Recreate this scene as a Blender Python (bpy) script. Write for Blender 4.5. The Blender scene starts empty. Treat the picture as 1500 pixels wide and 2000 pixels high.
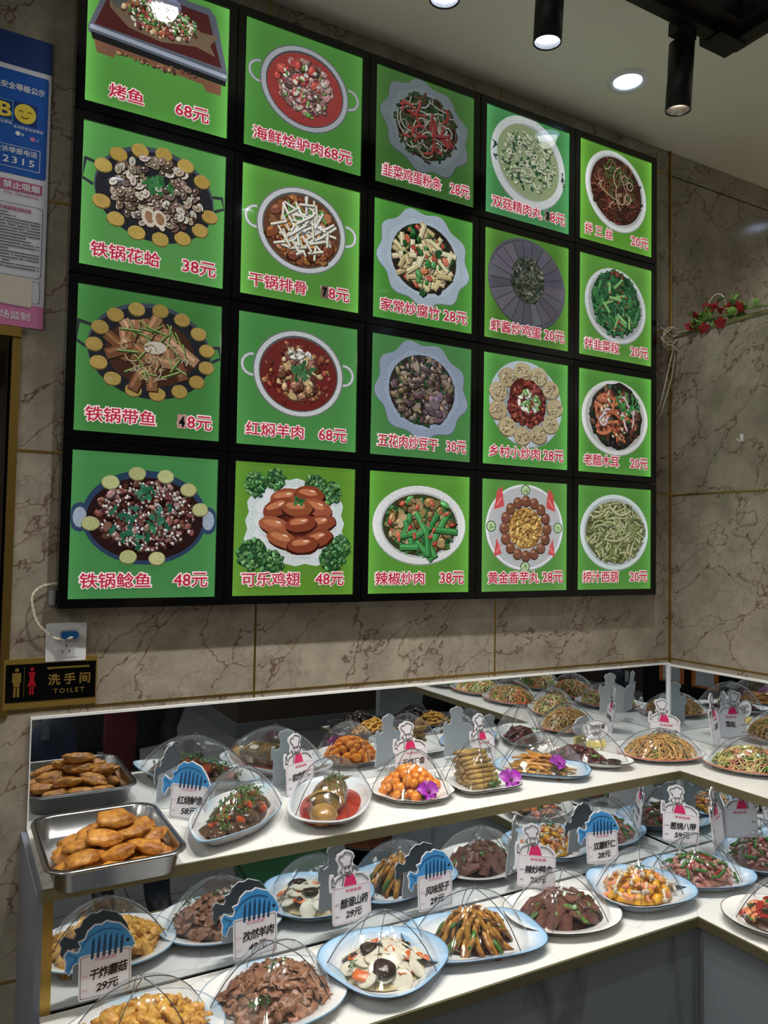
import bpy, bmesh, math, random
from mathutils import Vector, Matrix, Euler, noise
R = math.radians
PI = math.pi
S = bpy.context.scene
COL = S.collection

# ------------------------------------------------------------------ camera, world, exposure
cam_d = bpy.data.cameras.new('camera'); cam = bpy.data.objects.new('camera', cam_d); COL.objects.link(cam)
cr = Vector((0.87105, -0.49091, 0.01699)); cu = Vector((-0.03536, -0.02817, 0.99898)); cf = Vector((0.48993, 0.87076, 0.04189))
mw = Matrix((cr, cu, -cf)).transposed().to_4x4(); mw.translation = Vector((-0.2178, -1.9104, 1.6)); cam.matrix_world = mw
cam_d.sensor_fit = 'HORIZONTAL'; cam_d.sensor_width = 36; cam_d.lens = 1514.85 / 1500 * 36
cam_d.clip_start = 0.02
S.camera = cam
S.view_settings.view_transform = 'Standard'; S.view_settings.look = 'None'
S.view_settings.gamma = 1; S.view_settings.exposure = 0.0; S.view_settings.use_curve_mapping = False
S.cycles.transparent_max_bounces = 40; S.cycles.max_bounces = 10; S.cycles.glossy_bounces = 8
S.cycles.sample_clamp_indirect = 4
S.cycles.caustics_reflective = True; S.cycles.caustics_refractive = False
W = bpy.data.worlds.new('room_ambience'); S.world = W; W.use_nodes = True
W.node_tree.nodes['Background'].inputs[0].default_value = (1.0, 0.97, 0.88, 1)
W.node_tree.nodes['Background'].inputs[1].default_value = 0.78
TRACK_W, DOWN_W, ROOM_FILL_W = 40, 18, 80

# ------------------------------------------------------------------ helpers
def lin(c):
    return tuple(((x / 255) / 12.92 if x / 255 <= 0.04045 else ((x / 255 + 0.055) / 1.055) ** 2.4) for x in c[:3]) + (1,)
MATS = {}
def mat(name, col, rough=0.5, metal=0.0, spec=0.5, var=None, vs=30, bump=0, bs=60, rnd=0.0, coat=0, sss=0, emit=None, est=0):
    if name in MATS: return MATS[name]
    m = bpy.data.materials.new(name); m.use_nodes = True; nt = m.node_tree; N = nt.nodes; L = nt.links
    b = N['Principled BSDF']; c = lin(col)
    b.inputs['Base Color'].default_value = c; b.inputs['Roughness'].default_value = rough
    b.inputs['Metallic'].default_value = metal; b.inputs['Specular IOR Level'].default_value = spec
    b.inputs['Coat Weight'].default_value = coat; b.inputs['Coat Roughness'].default_value = 0.06
    out = None
    if var:
        tc = N.new('ShaderNodeTexCoord'); nz = N.new('ShaderNodeTexNoise'); nz.inputs['Scale'].default_value = vs; nz.inputs['Detail'].default_value = 4
        L.new(tc.outputs['Object'], nz.inputs['Vector'])
        rp = N.new('ShaderNodeMapRange'); rp.inputs[1].default_value = 0.35; rp.inputs[2].default_value = 0.65
        L.new(nz.outputs['Fac'], rp.inputs[0])
        mx = N.new('ShaderNodeMix'); mx.data_type = 'RGBA'; L.new(rp.outputs[0], mx.inputs[0])
        mx.inputs[6].default_value = c; mx.inputs[7].default_value = lin(var); out = mx.outputs[2]
    if rnd:
        oi = N.new('ShaderNodeObjectInfo'); hs = N.new('ShaderNodeHueSaturation')
        mr = N.new('ShaderNodeMapRange'); mr.inputs[3].default_value = 1 - rnd; mr.inputs[4].default_value = 1 + rnd
        L.new(oi.outputs['Random'], mr.inputs[0]); L.new(mr.outputs[0], hs.inputs['Value'])
        if out: L.new(out, hs.inputs['Color'])
        else: hs.inputs['Color'].default_value = c
        out = hs.outputs[0]
    if out: L.new(out, b.inputs['Base Color'])
    if bump:
        tc2 = N.new('ShaderNodeTexCoord'); n2 = N.new('ShaderNodeTexNoise'); n2.inputs['Scale'].default_value = bs; n2.inputs['Detail'].default_value = 3
        L.new(tc2.outputs['Object'], n2.inputs['Vector'])
        bp = N.new('ShaderNodeBump'); bp.inputs['Strength'].default_value = bump; bp.inputs['Distance'].default_value = 0.003
        L.new(n2.outputs['Fac'], bp.inputs['Height']); L.new(bp.outputs[0], b.inputs['Normal'])
    if emit:
        b.inputs['Emission Color'].default_value = lin(emit); b.inputs['Emission Strength'].default_value = est
    MATS[name] = m
    return m

class MB:
    def __init__(s): s.v = []; s.f = []; s.c = []
    def add(s, vs, fs, col=None, M=None):
        o = len(s.v)
        for p in vs:
            p = Vector(p)
            if M is not None: p = M @ p
            s.v.append(p); s.c.append(col)
        s.f += [tuple(i + o for i in f) for f in fs]
        return s
    def box(s, a, b, M=None, col=None):
        x0, y0, z0 = a; x1, y1, z1 = b
        return s.add([(x0, y0, z0), (x1, y0, z0), (x1, y1, z0), (x0, y1, z0), (x0, y0, z1), (x1, y0, z1), (x1, y1, z1), (x0, y1, z1)],
              [(0, 3, 2, 1), (4, 5, 6, 7), (0, 1, 5, 4), (1, 2, 6, 5), (2, 3, 7, 6), (3, 0, 4, 7)], col, M)
    def lathe(s, prof, n=24, M=None, fn=None, col=None):      # prof: (r, z); fn(theta) -> radius scale pair
        vs = []; fs = []
        for (r, z) in prof:
            for k in range(n):
                t = 2 * PI * k / n
                if fn: x, y = fn(t); vs.append((r * x, r * y, z))
                else: vs.append((r * math.cos(t), r * math.sin(t), z))
        for i in range(len(prof) - 1):
            for k in range(n):
                k2 = (k + 1) % n
                fs.append((i * n + k, i * n + k2, (i + 1) * n + k2, (i + 1) * n + k))
        return s.add(vs, fs, col, M)
    def tube(s, pts, r, n=6, M=None, taper=None, col=None, closed=False, flat=1.0, caps=True):
        pts = [Vector(p) for p in pts]; vs = []; fs = []; m = len(pts); up = Vector((0, 0, 1))
        for i, p in enumerate(pts):
            a = pts[(i - 1) % m] if (closed or i > 0) else p; b = pts[(i + 1) % m] if (closed or i < m - 1) else p
            d = (b - a)
            d = d.normalized() if d.length > 1e-9 else Vector((1, 0, 0))
            sd = d.cross(up)
            if sd.length < 0.05: sd = d.cross(Vector((0, 1, 0)))
            sd.normalize(); u2 = sd.cross(d)
            rr = r if taper is None else r * taper[i]
            for k in range(n):
                t = 2 * PI * (k + 0.5) / n
                vs.append(p + sd * math.cos(t) * rr + u2 * math.sin(t) * rr * flat)
        for i in range(m if closed else m - 1):
            j = (i + 1) % m
            for k in range(n):
                k2 = (k + 1) % n
                fs.append((i * n + k, i * n + k2, j * n + k2, j * n + k))
        if not closed and caps:
            fs.append(tuple(range(n - 1, -1, -1))); fs.append(tuple((m - 1) * n + k for k in range(n)))
        return s.add(vs, fs, col, M)
    def prism(s, poly, y0, y1, M=None, col=None):   # polygon in xz, extruded along y (front at y0)
        n = len(poly)
        vs = [(x, y0, z) for x, z in poly] + [(x, y1, z) for x, z in poly]
        fs = [tuple(range(n)), tuple(range(2 * n - 1, n - 1, -1))] + [(i, i + n, (i + 1) % n + n, (i + 1) % n) for i in range(n)]
        return s.add(vs, fs, col, M)
    def flat(s, poly, y, col=None, M=None):
        return s.add([(x, y, z) for x, z in poly], [tuple(range(len(poly)))], col, M)
    def mesh(s, name, m, smooth=False):
        me = bpy.data.meshes.new(name); me.from_pydata([tuple(v) for v in s.v], [], s.f)
        if any(c is not None for c in s.c):
            at = me.attributes.new('Col', 'FLOAT_COLOR', 'POINT')
            flatc = []
            for c in s.c: flatc += list(c if c is not None else (1, 1, 1, 1))
            at.data.foreach_set('color', flatc)
        if m: me.materials.append(m)
        if smooth: me.polygons.foreach_set('use_smooth', [True] * len(me.polygons))
        me.update()
        return me
    def build(s, name, m, parent=None, smooth=False):
        return link(name, s.mesh(name, m, smooth), parent)

def link(name, me, parent=None, loc=None, rot=None, scale=None):
    o = bpy.data.objects.new(name, me); COL.objects.link(o)
    if parent: o.parent = parent
    if loc is not None: o.location = loc
    if rot is not None: o.rotation_euler = rot
    if scale is not None: o.scale = scale if hasattr(scale, '__len__') else (scale,) * 3
    return o
def tag(o, label, cat, group=None, kind=None):
    o['label'] = label; o['category'] = cat
    if group: o['group'] = group
    if kind: o['kind'] = kind
    return o
def empty(name, label, cat, loc=(0, 0, 0), rot=(0, 0, 0), group=None):
    o = link(name, None, None, loc, rot); return tag(o, label, cat, group)
def struct(name, mb, m, parent=None, smooth=False):
    o = mb.build(name, m, parent, smooth)
    if not parent: o['kind'] = 'structure'
    return o

_TX = {}
def text_mesh(s, m, bold=0.0, ext=0.0, sp=1.0):
    key = (s, m.name, bold, ext, sp)
    if key in _TX: return _TX[key]
    c = bpy.data.curves.new('lettering', 'FONT'); c.body = s; c.size = 1; c.resolution_u = 2
    c.align_x = 'CENTER'; c.align_y = 'CENTER'; c.space_character = sp
    c.bevel_depth = bold; c.bevel_resolution = 0; c.extrude = ext
    o = bpy.data.objects.new('lettering', c); COL.objects.link(o)
    dg = bpy.context.evaluated_depsgraph_get(); dg.update()
    me = bpy.data.meshes.new_from_object(o.evaluated_get(dg)); me.name = 'lettering'
    for v in me.vertices: v.co.z *= 0.02
    bpy.data.objects.remove(o); bpy.data.curves.remove(c)
    me.materials.clear(); me.materials.append(m)
    xs = [v.co.x for v in me.vertices]; zs = [v.co.y for v in me.vertices]
    _TX[key] = (me, min(xs), max(xs), min(zs), max(zs))
    return _TX[key]
def text(s, x, z, w, h, y, m, parent, bold=0.0, rot=0.0, name='lettering', sp=1.0, shear=0):
    """fit s into a w x h box centred at (x, z), facing -y"""
    me, x0, x1, z0, z1 = text_mesh(s, m, bold, 0, sp)
    sx = w / (x1 - x0); sz = (h / (z1 - z0)) if h else sx
    o = link(name, me, parent)
    M = Matrix.Translation((x, y, z)) @ Matrix.Rotation(rot, 4, 'Y') @ Matrix.Rotation(PI / 2, 4, 'X')
    SH = Matrix.Identity(4); SH[0][1] = shear
    M = M @ SH @ Matrix.Diagonal((sx, sz, min(sx, sz), 1)) @ Matrix.Translation((-(x0 + x1) / 2, -(z0 + z1) / 2, 0))
    if shear:
        me2 = me.copy(); me2.transform(M); o.data = me2
    else: o.matrix_local = M
    return o

# ------------------------------------------------------------------ materials of surfaces
def stone_material():
    m = bpy.data.materials.new('brown_vein_stone'); m.use_nodes = True; N = m.node_tree.nodes; L = m.node_tree.links
    b = N['Principled BSDF']; b.inputs['Roughness'].default_value = 0.16; b.inputs['Specular IOR Level'].default_value = 0.4
    tc = N.new('ShaderNodeTexCoord'); geo = N.new('ShaderNodeNewGeometry')
    rot = N.new('ShaderNodeMapping'); rot.vector_type = 'TEXTURE'; rot.inputs['Rotation'].default_value = (0, R(-38), R(-42)); rot.inputs['Scale'].default_value = (2.3, 0.9, 0.75)
    L.new(geo.outputs['Position'], rot.inputs['Vector'])
    wn = N.new('ShaderNodeTexNoise'); wn.inputs['Scale'].default_value = 3.2; wn.inputs['Detail'].default_value = 5; wn.inputs['Roughness'].default_value = 0.62
    L.new(rot.outputs[0], wn.inputs['Vector'])
    vm = N.new('ShaderNodeVectorMath'); vm.operation = 'MULTIPLY_ADD'; vm.inputs[1].default_value = (0.42, 0.42, 0.42)
    L.new(wn.outputs['Color'], vm.inputs[0]); L.new(rot.outputs[0], vm.inputs[2])
    def vein(scale, w0, w1):
        v = N.new('ShaderNodeTexVoronoi'); v.feature = 'DISTANCE_TO_EDGE'; v.inputs['Scale'].default_value = scale
        L.new(vm.outputs[0], v.inputs['Vector'])
        r = N.new('ShaderNodeMapRange'); r.inputs[1].default_value = w0; r.inputs[2].default_value = w1; r.inputs[3].default_value = 1; r.inputs[4].default_value = 0
        L.new(v.outputs['Distance'], r.inputs[0]); return r.outputs[0]
    v1 = vein(5.2, 0.0, 0.020); v2 = vein(12, 0.0, 0.035)
    msk = N.new('ShaderNodeTexNoise'); msk.inputs['Scale'].default_value = 2.3; L.new(geo.outputs['Position'], msk.inputs['Vector'])
    mr = N.new('ShaderNodeMapRange'); mr.inputs[1].default_value = 0.36; mr.inputs[2].default_value = 0.58; L.new(msk.outputs['Fac'], mr.inputs[0])
    m2 = N.new('ShaderNodeMath'); m2.operation = 'MULTIPLY'; L.new(v2, m2.inputs[0]); L.new(mr.outputs[0], m2.inputs[1])
    m3 = N.new('ShaderNodeMath'); m3.operation = 'MULTIPLY'; m3.inputs[1].default_value = 0.5; L.new(m2.outputs[0], m3.inputs[0])
    mxx = N.new('ShaderNodeMath'); mxx.operation = 'MAXIMUM'; L.new(v1, mxx.inputs[0]); L.new(m3.outputs[0], mxx.inputs[1])
    cl = N.new('ShaderNodeTexNoise'); cl.inputs['Scale'].default_value = 9; cl.inputs['Detail'].default_value = 7; cl.inputs['Roughness'].default_value = 0.65
    L.new(geo.outputs['Position'], cl.inputs['Vector'])
    c1 = N.new('ShaderNodeMix'); c1.data_type = 'RGBA'; c1.inputs[6].default_value = lin((134, 126, 113)); c1.inputs[7].default_value = lin((166, 157, 142))
    cr_ = N.new('ShaderNodeMapRange'); cr_.inputs[1].default_value = 0.35; cr_.inputs[2].default_value = 0.65; L.new(cl.outputs['Fac'], cr_.inputs[0]); L.new(cr_.outputs[0], c1.inputs[0])
    c2 = N.new('ShaderNodeMix'); c2.data_type = 'RGBA'; c2.inputs[7].default_value = lin((86, 58, 42)); L.new(c1.outputs[2], c2.inputs[6])
    k = N.new('ShaderNodeMath'); k.operation = 'MULTIPLY'; k.inputs[1].default_value = 0.85; L.new(mxx.outputs[0], k.inputs[0]); L.new(k.outputs[0], c2.inputs[0])
    L.new(c2.outputs[2], b.inputs['Base Color'])
    return m
def marble_material(name, base, vein, vs=1.6, rough=0.12, width=0.02, spec=0.5):
    m = bpy.data.materials.new(name); m.use_nodes = True; N = m.node_tree.nodes; L = m.node_tree.links
    b = N['Principled BSDF']; b.inputs['Roughness'].default_value = rough; b.inputs['Specular IOR Level'].default_value = spec
    geo = N.new('ShaderNodeNewGeometry'); mp = N.new('ShaderNodeMapping'); mp.inputs['Rotation'].default_value = (0.3, R(-35), 0.7); mp.inputs['Scale'].default_value = (1, 1, 0.45)
    L.new(geo.outputs['Position'], mp.inputs[0])
    wn = N.new('ShaderNodeTexNoise'); wn.inputs['Scale'].default_value = 2.5; wn.inputs['Detail'].default_value = 5; L.new(mp.outputs[0], wn.inputs['Vector'])
    vm = N.new('ShaderNodeVectorMath'); vm.operation = 'MULTIPLY_ADD'; vm.inputs[1].default_value = (0.5, 0.5, 0.5); L.new(wn.outputs['Color'], vm.inputs[0]); L.new(mp.outputs[0], vm.inputs[2])
    v = N.new('ShaderNodeTexVoronoi'); v.feature = 'DISTANCE_TO_EDGE'; v.inputs['Scale'].default_value = vs; L.new(vm.outputs[0], v.inputs['Vector'])
    r = N.new('ShaderNodeMapRange'); r.inputs[2].default_value = width; r.inputs[3].default_value = 0.7; r.inputs[4].default_value = 0; L.new(v.outputs['Distance'], r.inputs[0])
    n3 = N.new('ShaderNodeTexNoise'); n3.inputs['Scale'].default_value = 4; L.new(geo.outputs['Position'], n3.inputs['Vector'])
    mm = N.new('ShaderNodeMath'); mm.operation = 'MULTIPLY'; L.new(r.outputs[0], mm.inputs[0]); L.new(n3.outputs['Fac'], mm.inputs[1])
    mx = N.new('ShaderNodeMix'); mx.data_type = 'RGBA'; mx.inputs[6].default_value = lin(base); mx.inputs[7].default_value = lin(vein); L.new(mm.outputs[0], mx.inputs[0])
    L.new(mx.outputs[2], b.inputs['Base Color'])
    return m
STONE = stone_material()
MARBLE = marble_material('white_marble', (224, 223, 220), (160, 158, 158), 3.2, 0.16, 0.012)
PANEL_MARBLE = marble_material('grey_marble', (128, 134, 142), (30, 32, 36), 1.7, 0.16, 0.035)  # marble of fronts and wing end, greyer and darker than the tops
GOLD = mat('brushed_gold', (172, 142, 74), 0.3, 0.9)
GOLD2 = mat('pale_brass', (150, 142, 108), 0.35, 0.75)
MIRROR = mat('mirror_silver', (214, 220, 224), 0.005, 1.0)
WHITE_TRIM = mat('white_trim', (235, 238, 240), 0.3)
BLACK = mat('black_gloss', (8, 9, 10), 0.12, 0, 0.5)
BLACKM = mat('black_satin', (14, 14, 15), 0.45, 0, 0.4)
BROWN = mat('dark_brown_wood', (34, 26, 24), 0.4, var=(26, 20, 18), vs=12)
CEIL = mat('ceiling_paint', (244, 242, 232), 0.55, var=(240, 238, 227), vs=3)
STEEL = mat('stainless_steel', (190, 190, 192), 0.22, 1.0, bump=0.05, bs=20)

# ------------------------------------------------------------------ room shell
XR, ZC = 2.027, 3.045      # face of the right block, ceiling height
wall = MB(); wall.box((-2.0, 0.012, 0), (-0.105, 0.12, 1.218)); wall.box((-2.0, 0.012, 2.06), (-0.105, 0.12, ZC)); wall.box((-0.105, 0.012, 0), (4.4, 0.12, ZC))
wall_back = struct('wall_back', wall, GOLD2)
def slab(parent, a, b):
    MB().box(a, b).build('stone_panel', STONE, parent)
G = 0.0028
xs = [-1.83, -1.06, -0.287, 0.483, 1.254, XR, 2.8, 3.6, 4.4]; zs = [0, 0.63, 1.215, 1.797, 2.376, 2.958, ZC]
for i in range(len(xs) - 1):
    for j in range(len(zs) - 1):
        x0, x1, z0, z1 = xs[i] + G, xs[i + 1] - G, zs[j] + G, zs[j + 1] - G
        if x0 > XR and zs[j] < 2.3: continue
        if xs[i] < -0.3 and zs[j] in (1.215, 1.797):
            if zs[j] == 1.797: slab(wall_back, (x0, 0, 2.06), (x1, 0.012, z1))
            continue
        if xs[i] == -0.287 and zs[j] == 1.215: x0 = -0.095
        if xs[i] == -0.287 and zs[j] == 1.797:
            slab(wall_back, (-0.095, 0, z0), (x1, 0.012, 2.058)); slab(wall_back, (x0, 0, 2.058), (x1, 0.012, z1)); continue
        slab(wall_back, (x0, 0, z0), (x1, 0.012, z1))
for z in (0.63, 1.215, 1.797, 2.376, 2.958):
    x0 = -0.095 if z in (1.215, 1.797) else -1.8
    MB().box((x0, -0.0015, z - 0.0028), (XR, 0.008, z + 0.0028)).build('gold_strip', GOLD, wall_back)
for x in (0.483, 1.254):
    MB().box((x - 0.0025, -0.001, 0.0), (x + 0.0025, 0.008, ZC)).build('gold_strip', GOLD, wall_back)
# hatch opening at the left with gold surround
f = MB(); f.box((-1.3, -0.012, 2.05), (-0.088, 0.01, 2.072)); f.box((-0.105, -0.005, 1.205), (-0.088, 0.01, 2.05)); f.box((-1.3, -0.012, 1.196), (-0.105, 0.01, 1.218))
hatch = struct('window_1', MB().box((-1.3, 0.25, 1.1), (-0.05, 0.27, 2.2)).box((-0.105, 0.02, 1.2), (-0.095, 0.25, 2.07)), mat('hatch_brown', (52, 38, 26), 0.4, var=(36, 26, 18), vs=6))
f.build('frame', GOLD, hatch)
# right block (lower than the ceiling)
blk = struct('wall_right', MB().box((XR + 0.012, -1.62, 0), (4.2, 0.0, 2.362)), GOLD2)
ys = [0.0, -0.385 * 2, -1.54]; zz = [0, 0.63, 1.215, 1.792, 2.362]
for i in range(2):
    for j in range(4):
        slab(blk, (XR, ys[i + 1] + G, zz[j] + G), (XR + 0.012, ys[i] - G, zz[j + 1] - (G if j < 3 else 0)))
for z in (0.63, 1.215, 1.792): MB().box((XR - 0.0015, -1.54, z - 0.0028), (XR + 0.01, 0, z + 0.0028)).build('gold_strip', GOLD, blk)
MB().box((XR - 0.004, -1.6, 2.355), (XR + 0.02, 0, 2.367)).build('gold_strip', GOLD2, blk)
MB().box((XR - 0.005, -0.007, 1.2), (XR + 0.001, 0.0, ZC)).build('gold_strip', GOLD, wall_back)
# ceiling, floor, far walls
struct('ceiling', MB().box((-2.6, -6.5, ZC), (4.4, 0.12, ZC + 0.05)), CEIL)
TILE = mat('slate_floor_tile', (100, 102, 103), 0.25, var=(90, 92, 94), vs=5)
fl = struct('floor', MB().box((-2.6, -6.5, -0.05), (4.4, 0.12, -0.004)), mat('dark_grout', (22, 24, 26), 0.8))
tme = MB().box((-0.397, -0.397, -0.006), (0.397, 0.397, 0.0)).mesh('tile', TILE)
for i in range(8):
    for j in range(8): link('tile', tme, fl, (-2.25 + 0.8 * i, -0.35 - 0.8 * j, 0))
DARKW = mat('far_wall_brown', (70, 58, 48), 0.5, var=(58, 48, 40), vs=2)
struct('wall_far', MB().box((-2.6, -6.6, 0), (4.4, -6.5, ZC)), DARKW)
pier = struct('wall_pier', MB().box((1.9, -6.5, 0), (4.4, -4.25, ZC)), DARKW)
MB().box((1.885, -6.5, 0), (1.9, -4.25, 0.12)).box((1.885, -4.25, 0), (4.4, -4.235, 0.12)).build('baseboard', mat('grey_base', (96, 100, 104), 0.4), pier)

struct('added_low_wall', MB().box((-2.7, -6.5, 0), (-2.6, 0.1, 1.75)), DARKW)  # added low wall: hides the bright world from mirrors, lets ambient in above
struct('wall_far_side', MB().box((4.4, -4.2, 0), (4.5, 0.1, 1.75)), DARKW)  # equally low, leaving the opening above for ambient light

# ------------------------------------------------------------------ stepped display counter
D1, D2, Z1, Z2 = 0.345, 0.645, 0.955, 0.728
XL, X1, X2, YE = -0.04, 1.667, 1.37, -1.5       # left end, inner corners, wing end
XM = 2.015                                      # mirror face on the right block
def counter():
    c = empty('display_counter', 'stepped two-tier buffet counter in pale marble with gold edges and mirrored risers', 'counter')
    e = 0.018
    # tops (L shaped, mitred at the corner)
    def ltop(name, x_in, y_in, x_out, y_out, z, m):
        t = MB(); t.prism([(0, 0)] * 0 or [(XL, 0)], 0, 0) if False else None
        t = MB()
        t.add([(XL, y_in, z), (XL, y_out, z), (x_out, y_out, z), (x_in, y_in, z), (XL, y_in, z - e), (XL, y_out, z - e), (x_out, y_out, z - e), (x_in, y_in, z - e)],
              [(0, 1, 2, 3), (7, 6, 5, 4), (0, 4, 5, 1), (1, 5, 6, 2), (3, 7, 4, 0)])
        o1 = t.build(name, m, c)
        t = MB()
        g = 0.0008
        t.add([(x_in, y_in - g, z), (x_out, y_out - g, z), (x_out, YE, z), (x_in, YE, z), (x_in, y_in - g, z - e), (x_out, y_out - g, z - e), (x_out, YE, z - e), (x_in, YE, z - e)],
              [(0, 1, 2, 3), (7, 6, 5, 4), (1, 5, 6, 2), (2, 6, 7, 3)])
        t.build(name, m, c)
        # gold front edges
        MB().box((XL - 0.004, y_out - 0.004, z - 0.021), (x_out, y_out + 0.002, z + 0.001)).build('gold_edge', GOLD2, c)
        MB().box((x_out - 0.004, YE, z - 0.021), (x_out + 0.002, y_out, z + 0.001)).build('gold_edge', GOLD2, c)
    ltop('marble_top', XM, 0.0, X1, -D1, Z1, MARBLE)
    ltop('marble_top', X1, -D1, X2, -D2, Z2, MARBLE)
    # mirrored risers
    MB().box((XL + 0.018, -D1 + 0.006, Z2), (X1 + 0.006, -D1 + 0.01, Z1 - 0.018)).build('riser_mirror', MIRROR, c)
    MB().box((X1 + 0.006, YE, Z2), (X1 + 0.01, -D1 + 0.006, Z1 - 0.018)).build('riser_mirror', MIRROR, c)
    MB().box((X1 - 0.002, -D1 + 0.0, Z2), (X1 + 0.005, -D1 + 0.006, Z1 - 0.02)).build('corner_trim', WHITE_TRIM, c)
    MB().box((XL, -D1, Z2), (XL + 0.018, -D1 + 0.01, Z1 - 0.02)).build('gold_post', GOLD, c)
    MB().box((XL, -D2, 0), (XL + 0.03, -D2 + 0.01, Z2 - 0.02)).build('gold_post', GOLD, c)
    # end cheek and lower fascia
    pale = mat('pale_cheek', (122, 128, 142), 0.35)
    MB().box((XL - 0.012, -D1, 0), (XL, 0, Z1 - 0.005)).box((XL - 0.012, -D2, 0), (XL, -D1, Z2 - 0.02)).build('end_panel', pale, c)
    MB().box((XL + 0.03, -D2 + 0.012, 0.0), (X2 + 0.012, -D2 + 0.03, Z2 - 0.02)).build('front_panel', PANEL_MARBLE, c)
    MB().box((X2 + 0.014, YE, 0.0), (X2 + 0.03, -D2 + 0.012, Z2 - 0.02)).build('front_panel', PANEL_MARBLE, c)
    MB().box((X2 + 0.004, -D2 + 0.006, 0.0), (X2 + 0.014, -D2 + 0.014, Z2 - 0.02)).build('corner_trim', mat('grey_corner_trim', (120, 126, 134), 0.4), c)
    MB().box((X2 + 0.012, YE, 0.0), (X1, YE + 0.02, Z2 - 0.02)).box((X1, YE, 0), (XM, YE + 0.02, Z1 - 0.02)).build('end_panel', PANEL_MARBLE, c)
    return c
counter()
w = empty('wall_mirror', 'long low mirror strip on the stone wall behind the upper tier', 'mirror', (0, 0, 0))
MB().box((-0.038, -0.006, Z1 + 0.001), (XM - 0.004, 0.0, 1.196)).build('mirror_glass', MIRROR, w)
MB().box((-0.038, -0.0085, 1.196), (XM, 0, 1.2015)).build('top_trim', WHITE_TRIM, w)
MB().box((-0.0405, -0.008, Z1), (-0.038, 0, 1.2015)).build('end_trim', WHITE_TRIM, w)
MB().box((XM - 0.006, -0.012, Z1), (XM + 0.004, -0.004, 1.2)).build('corner_trim', WHITE_TRIM, w)
w = empty('wall_mirror', 'mirror strip on the right-hand stone block above the counter', 'mirror', (0, 0, 0))
MB().box((XM, YE, Z1 + 0.001), (XR, -0.004, 1.190)).build('mirror_glass', MIRROR, w)
MB().box((XM - 0.003, YE, 1.190), (XR, -0.002, 1.196)).build('top_trim', WHITE_TRIM, w)

# ------------------------------------------------------------------ lamps
LAMP_W = mat('lamp_glow', (235, 240, 255), 0.4, emit=(225, 235, 255), est=14)
LAMP_D = mat('downlight_glow', (235, 240, 255), 0.4, emit=(190, 212, 255), est=4)
def spot(parent, loc, power, size, aim=None, blend=0.6, rad=0.02, col=(1.0, 0.97, 0.90)):
    d = bpy.data.lights.new('lamp_light', 'SPOT'); d.energy = power; d.spot_size = R(size); d.spot_blend = blend; d.shadow_soft_size = rad; d.color = col
    o = bpy.data.objects.new('lamp_light', d); COL.objects.link(o); o.parent = parent; o.location = loc
    if aim: o.rotation_euler = aim
    return o
def track_spot(x, y, label, lit=True, pw=TRACK_W):
    t = empty('track_spotlight', label, 'spotlight', (x, y, 2.70), (R(4), 0, 0), 'black cylinder spotlights on the ceiling track')
    MB().lathe([(0.0275, 0.012), (0.0285, 0), (0.031, 0), (0.031, 0.165), (0.0, 0.167)], 32).build('housing', BLACKM, t, True)
    MB().lathe([(0.0278, 0.002), (0.023, 0.022)], 32).build('reflector', mat('lamp_reflector', (225, 225, 225), 0.2, 0.9), t, True)
    MB().lathe([(0.023, 0.022), (0.0, 0.022)], 24).build('lens', LAMP_W if lit else mat('warm_lens', (230, 215, 200), 0.3, emit=(255, 225, 200), est=1.5), t)
    MB().lathe([(0.012, 0.165), (0.012, 0.185)], 16).box((-0.035, -0.014, 0.18), (0.035, 0.014, 0.212)).build('track_adapter', BLACKM, t)
    spot(t, (0, 0, 0.016), pw, 84, blend=0.7)
track_spot(0.619, -0.636, 'black cylinder spotlight whose lit rim just peeks in at the top edge')
track_spot(0.886, -0.640, 'black cylinder spotlight with a bright faceted lens, hanging in the middle of the ceiling')
track_spot(1.343, -0.606, 'black cylinder spotlight nearest the corner of the ceiling track, its inner cup glowing warm', False)
track_spot(0.20, -0.64, 'black cylinder spotlight on the track outside the picture'); track_spot(1.40, -1.10, 'black cylinder spotlight on the side track outside the picture')
tr = empty('ceiling_track', 'black lamp track under the dark ceiling frame', 'track')
MB().box((-1.2, -0.652, 2.905), (1.53, -0.618, 2.93)).build('rail', BLACKM, tr)
MB().box((1.495, -2.6, 2.905), (1.53, -0.652, 2.93)).build('rail', BLACKM, tr)
MB().box((1.43, -0.665, 2.90), (1.53, -0.60, 2.93)).build('corner_joint', BLACKM, tr)
fr = empty('ceiling_frame', 'dark brown timber frame around a raised grey ceiling panel', 'ceiling frame')
MB().box((-1.5, -0.69, 2.93), (1.575, -0.60, ZC)).build('beam', BROWN, fr)
MB().box((1.475, -3.2, 2.93), (1.575, -0.69, ZC)).build('beam', BROWN, fr)
MB().box((-1.5, -3.2, 2.985), (1.475, -0.69, ZC)).build('ceiling_panel', mat('grey_panel', (190, 194, 198), 0.35), fr)
def downlight(x, y, label, pw, cone=130):
    t = empty('recessed_downlight', label, 'ceiling light', (x, y, ZC), (0, 0, 0), 'round recessed ceiling lights')
    MB().lathe([(0.042, -0.001), (0.046, -0.007), (0.062, -0.006), (0.064, 0)], 40).build('ring', WHITE_TRIM, t, True)
    MB().lathe([(0.042, -0.003), (0.0, -0.004)], 32).build('diffuser', LAMP_D, t)
    spot(t, (0, 0, -0.012), pw, cone, blend=1.0, rad=0.035)
downlight(0.243, -0.255, 'round recessed ceiling light above the left end of the menu wall', DOWN_W)
downlight(1.565, -0.231, 'round recessed ceiling light glowing beside the track corner', DOWN_W)
downlight(2.887, -0.25, 'round recessed ceiling light beyond the stone block', DOWN_W)
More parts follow.
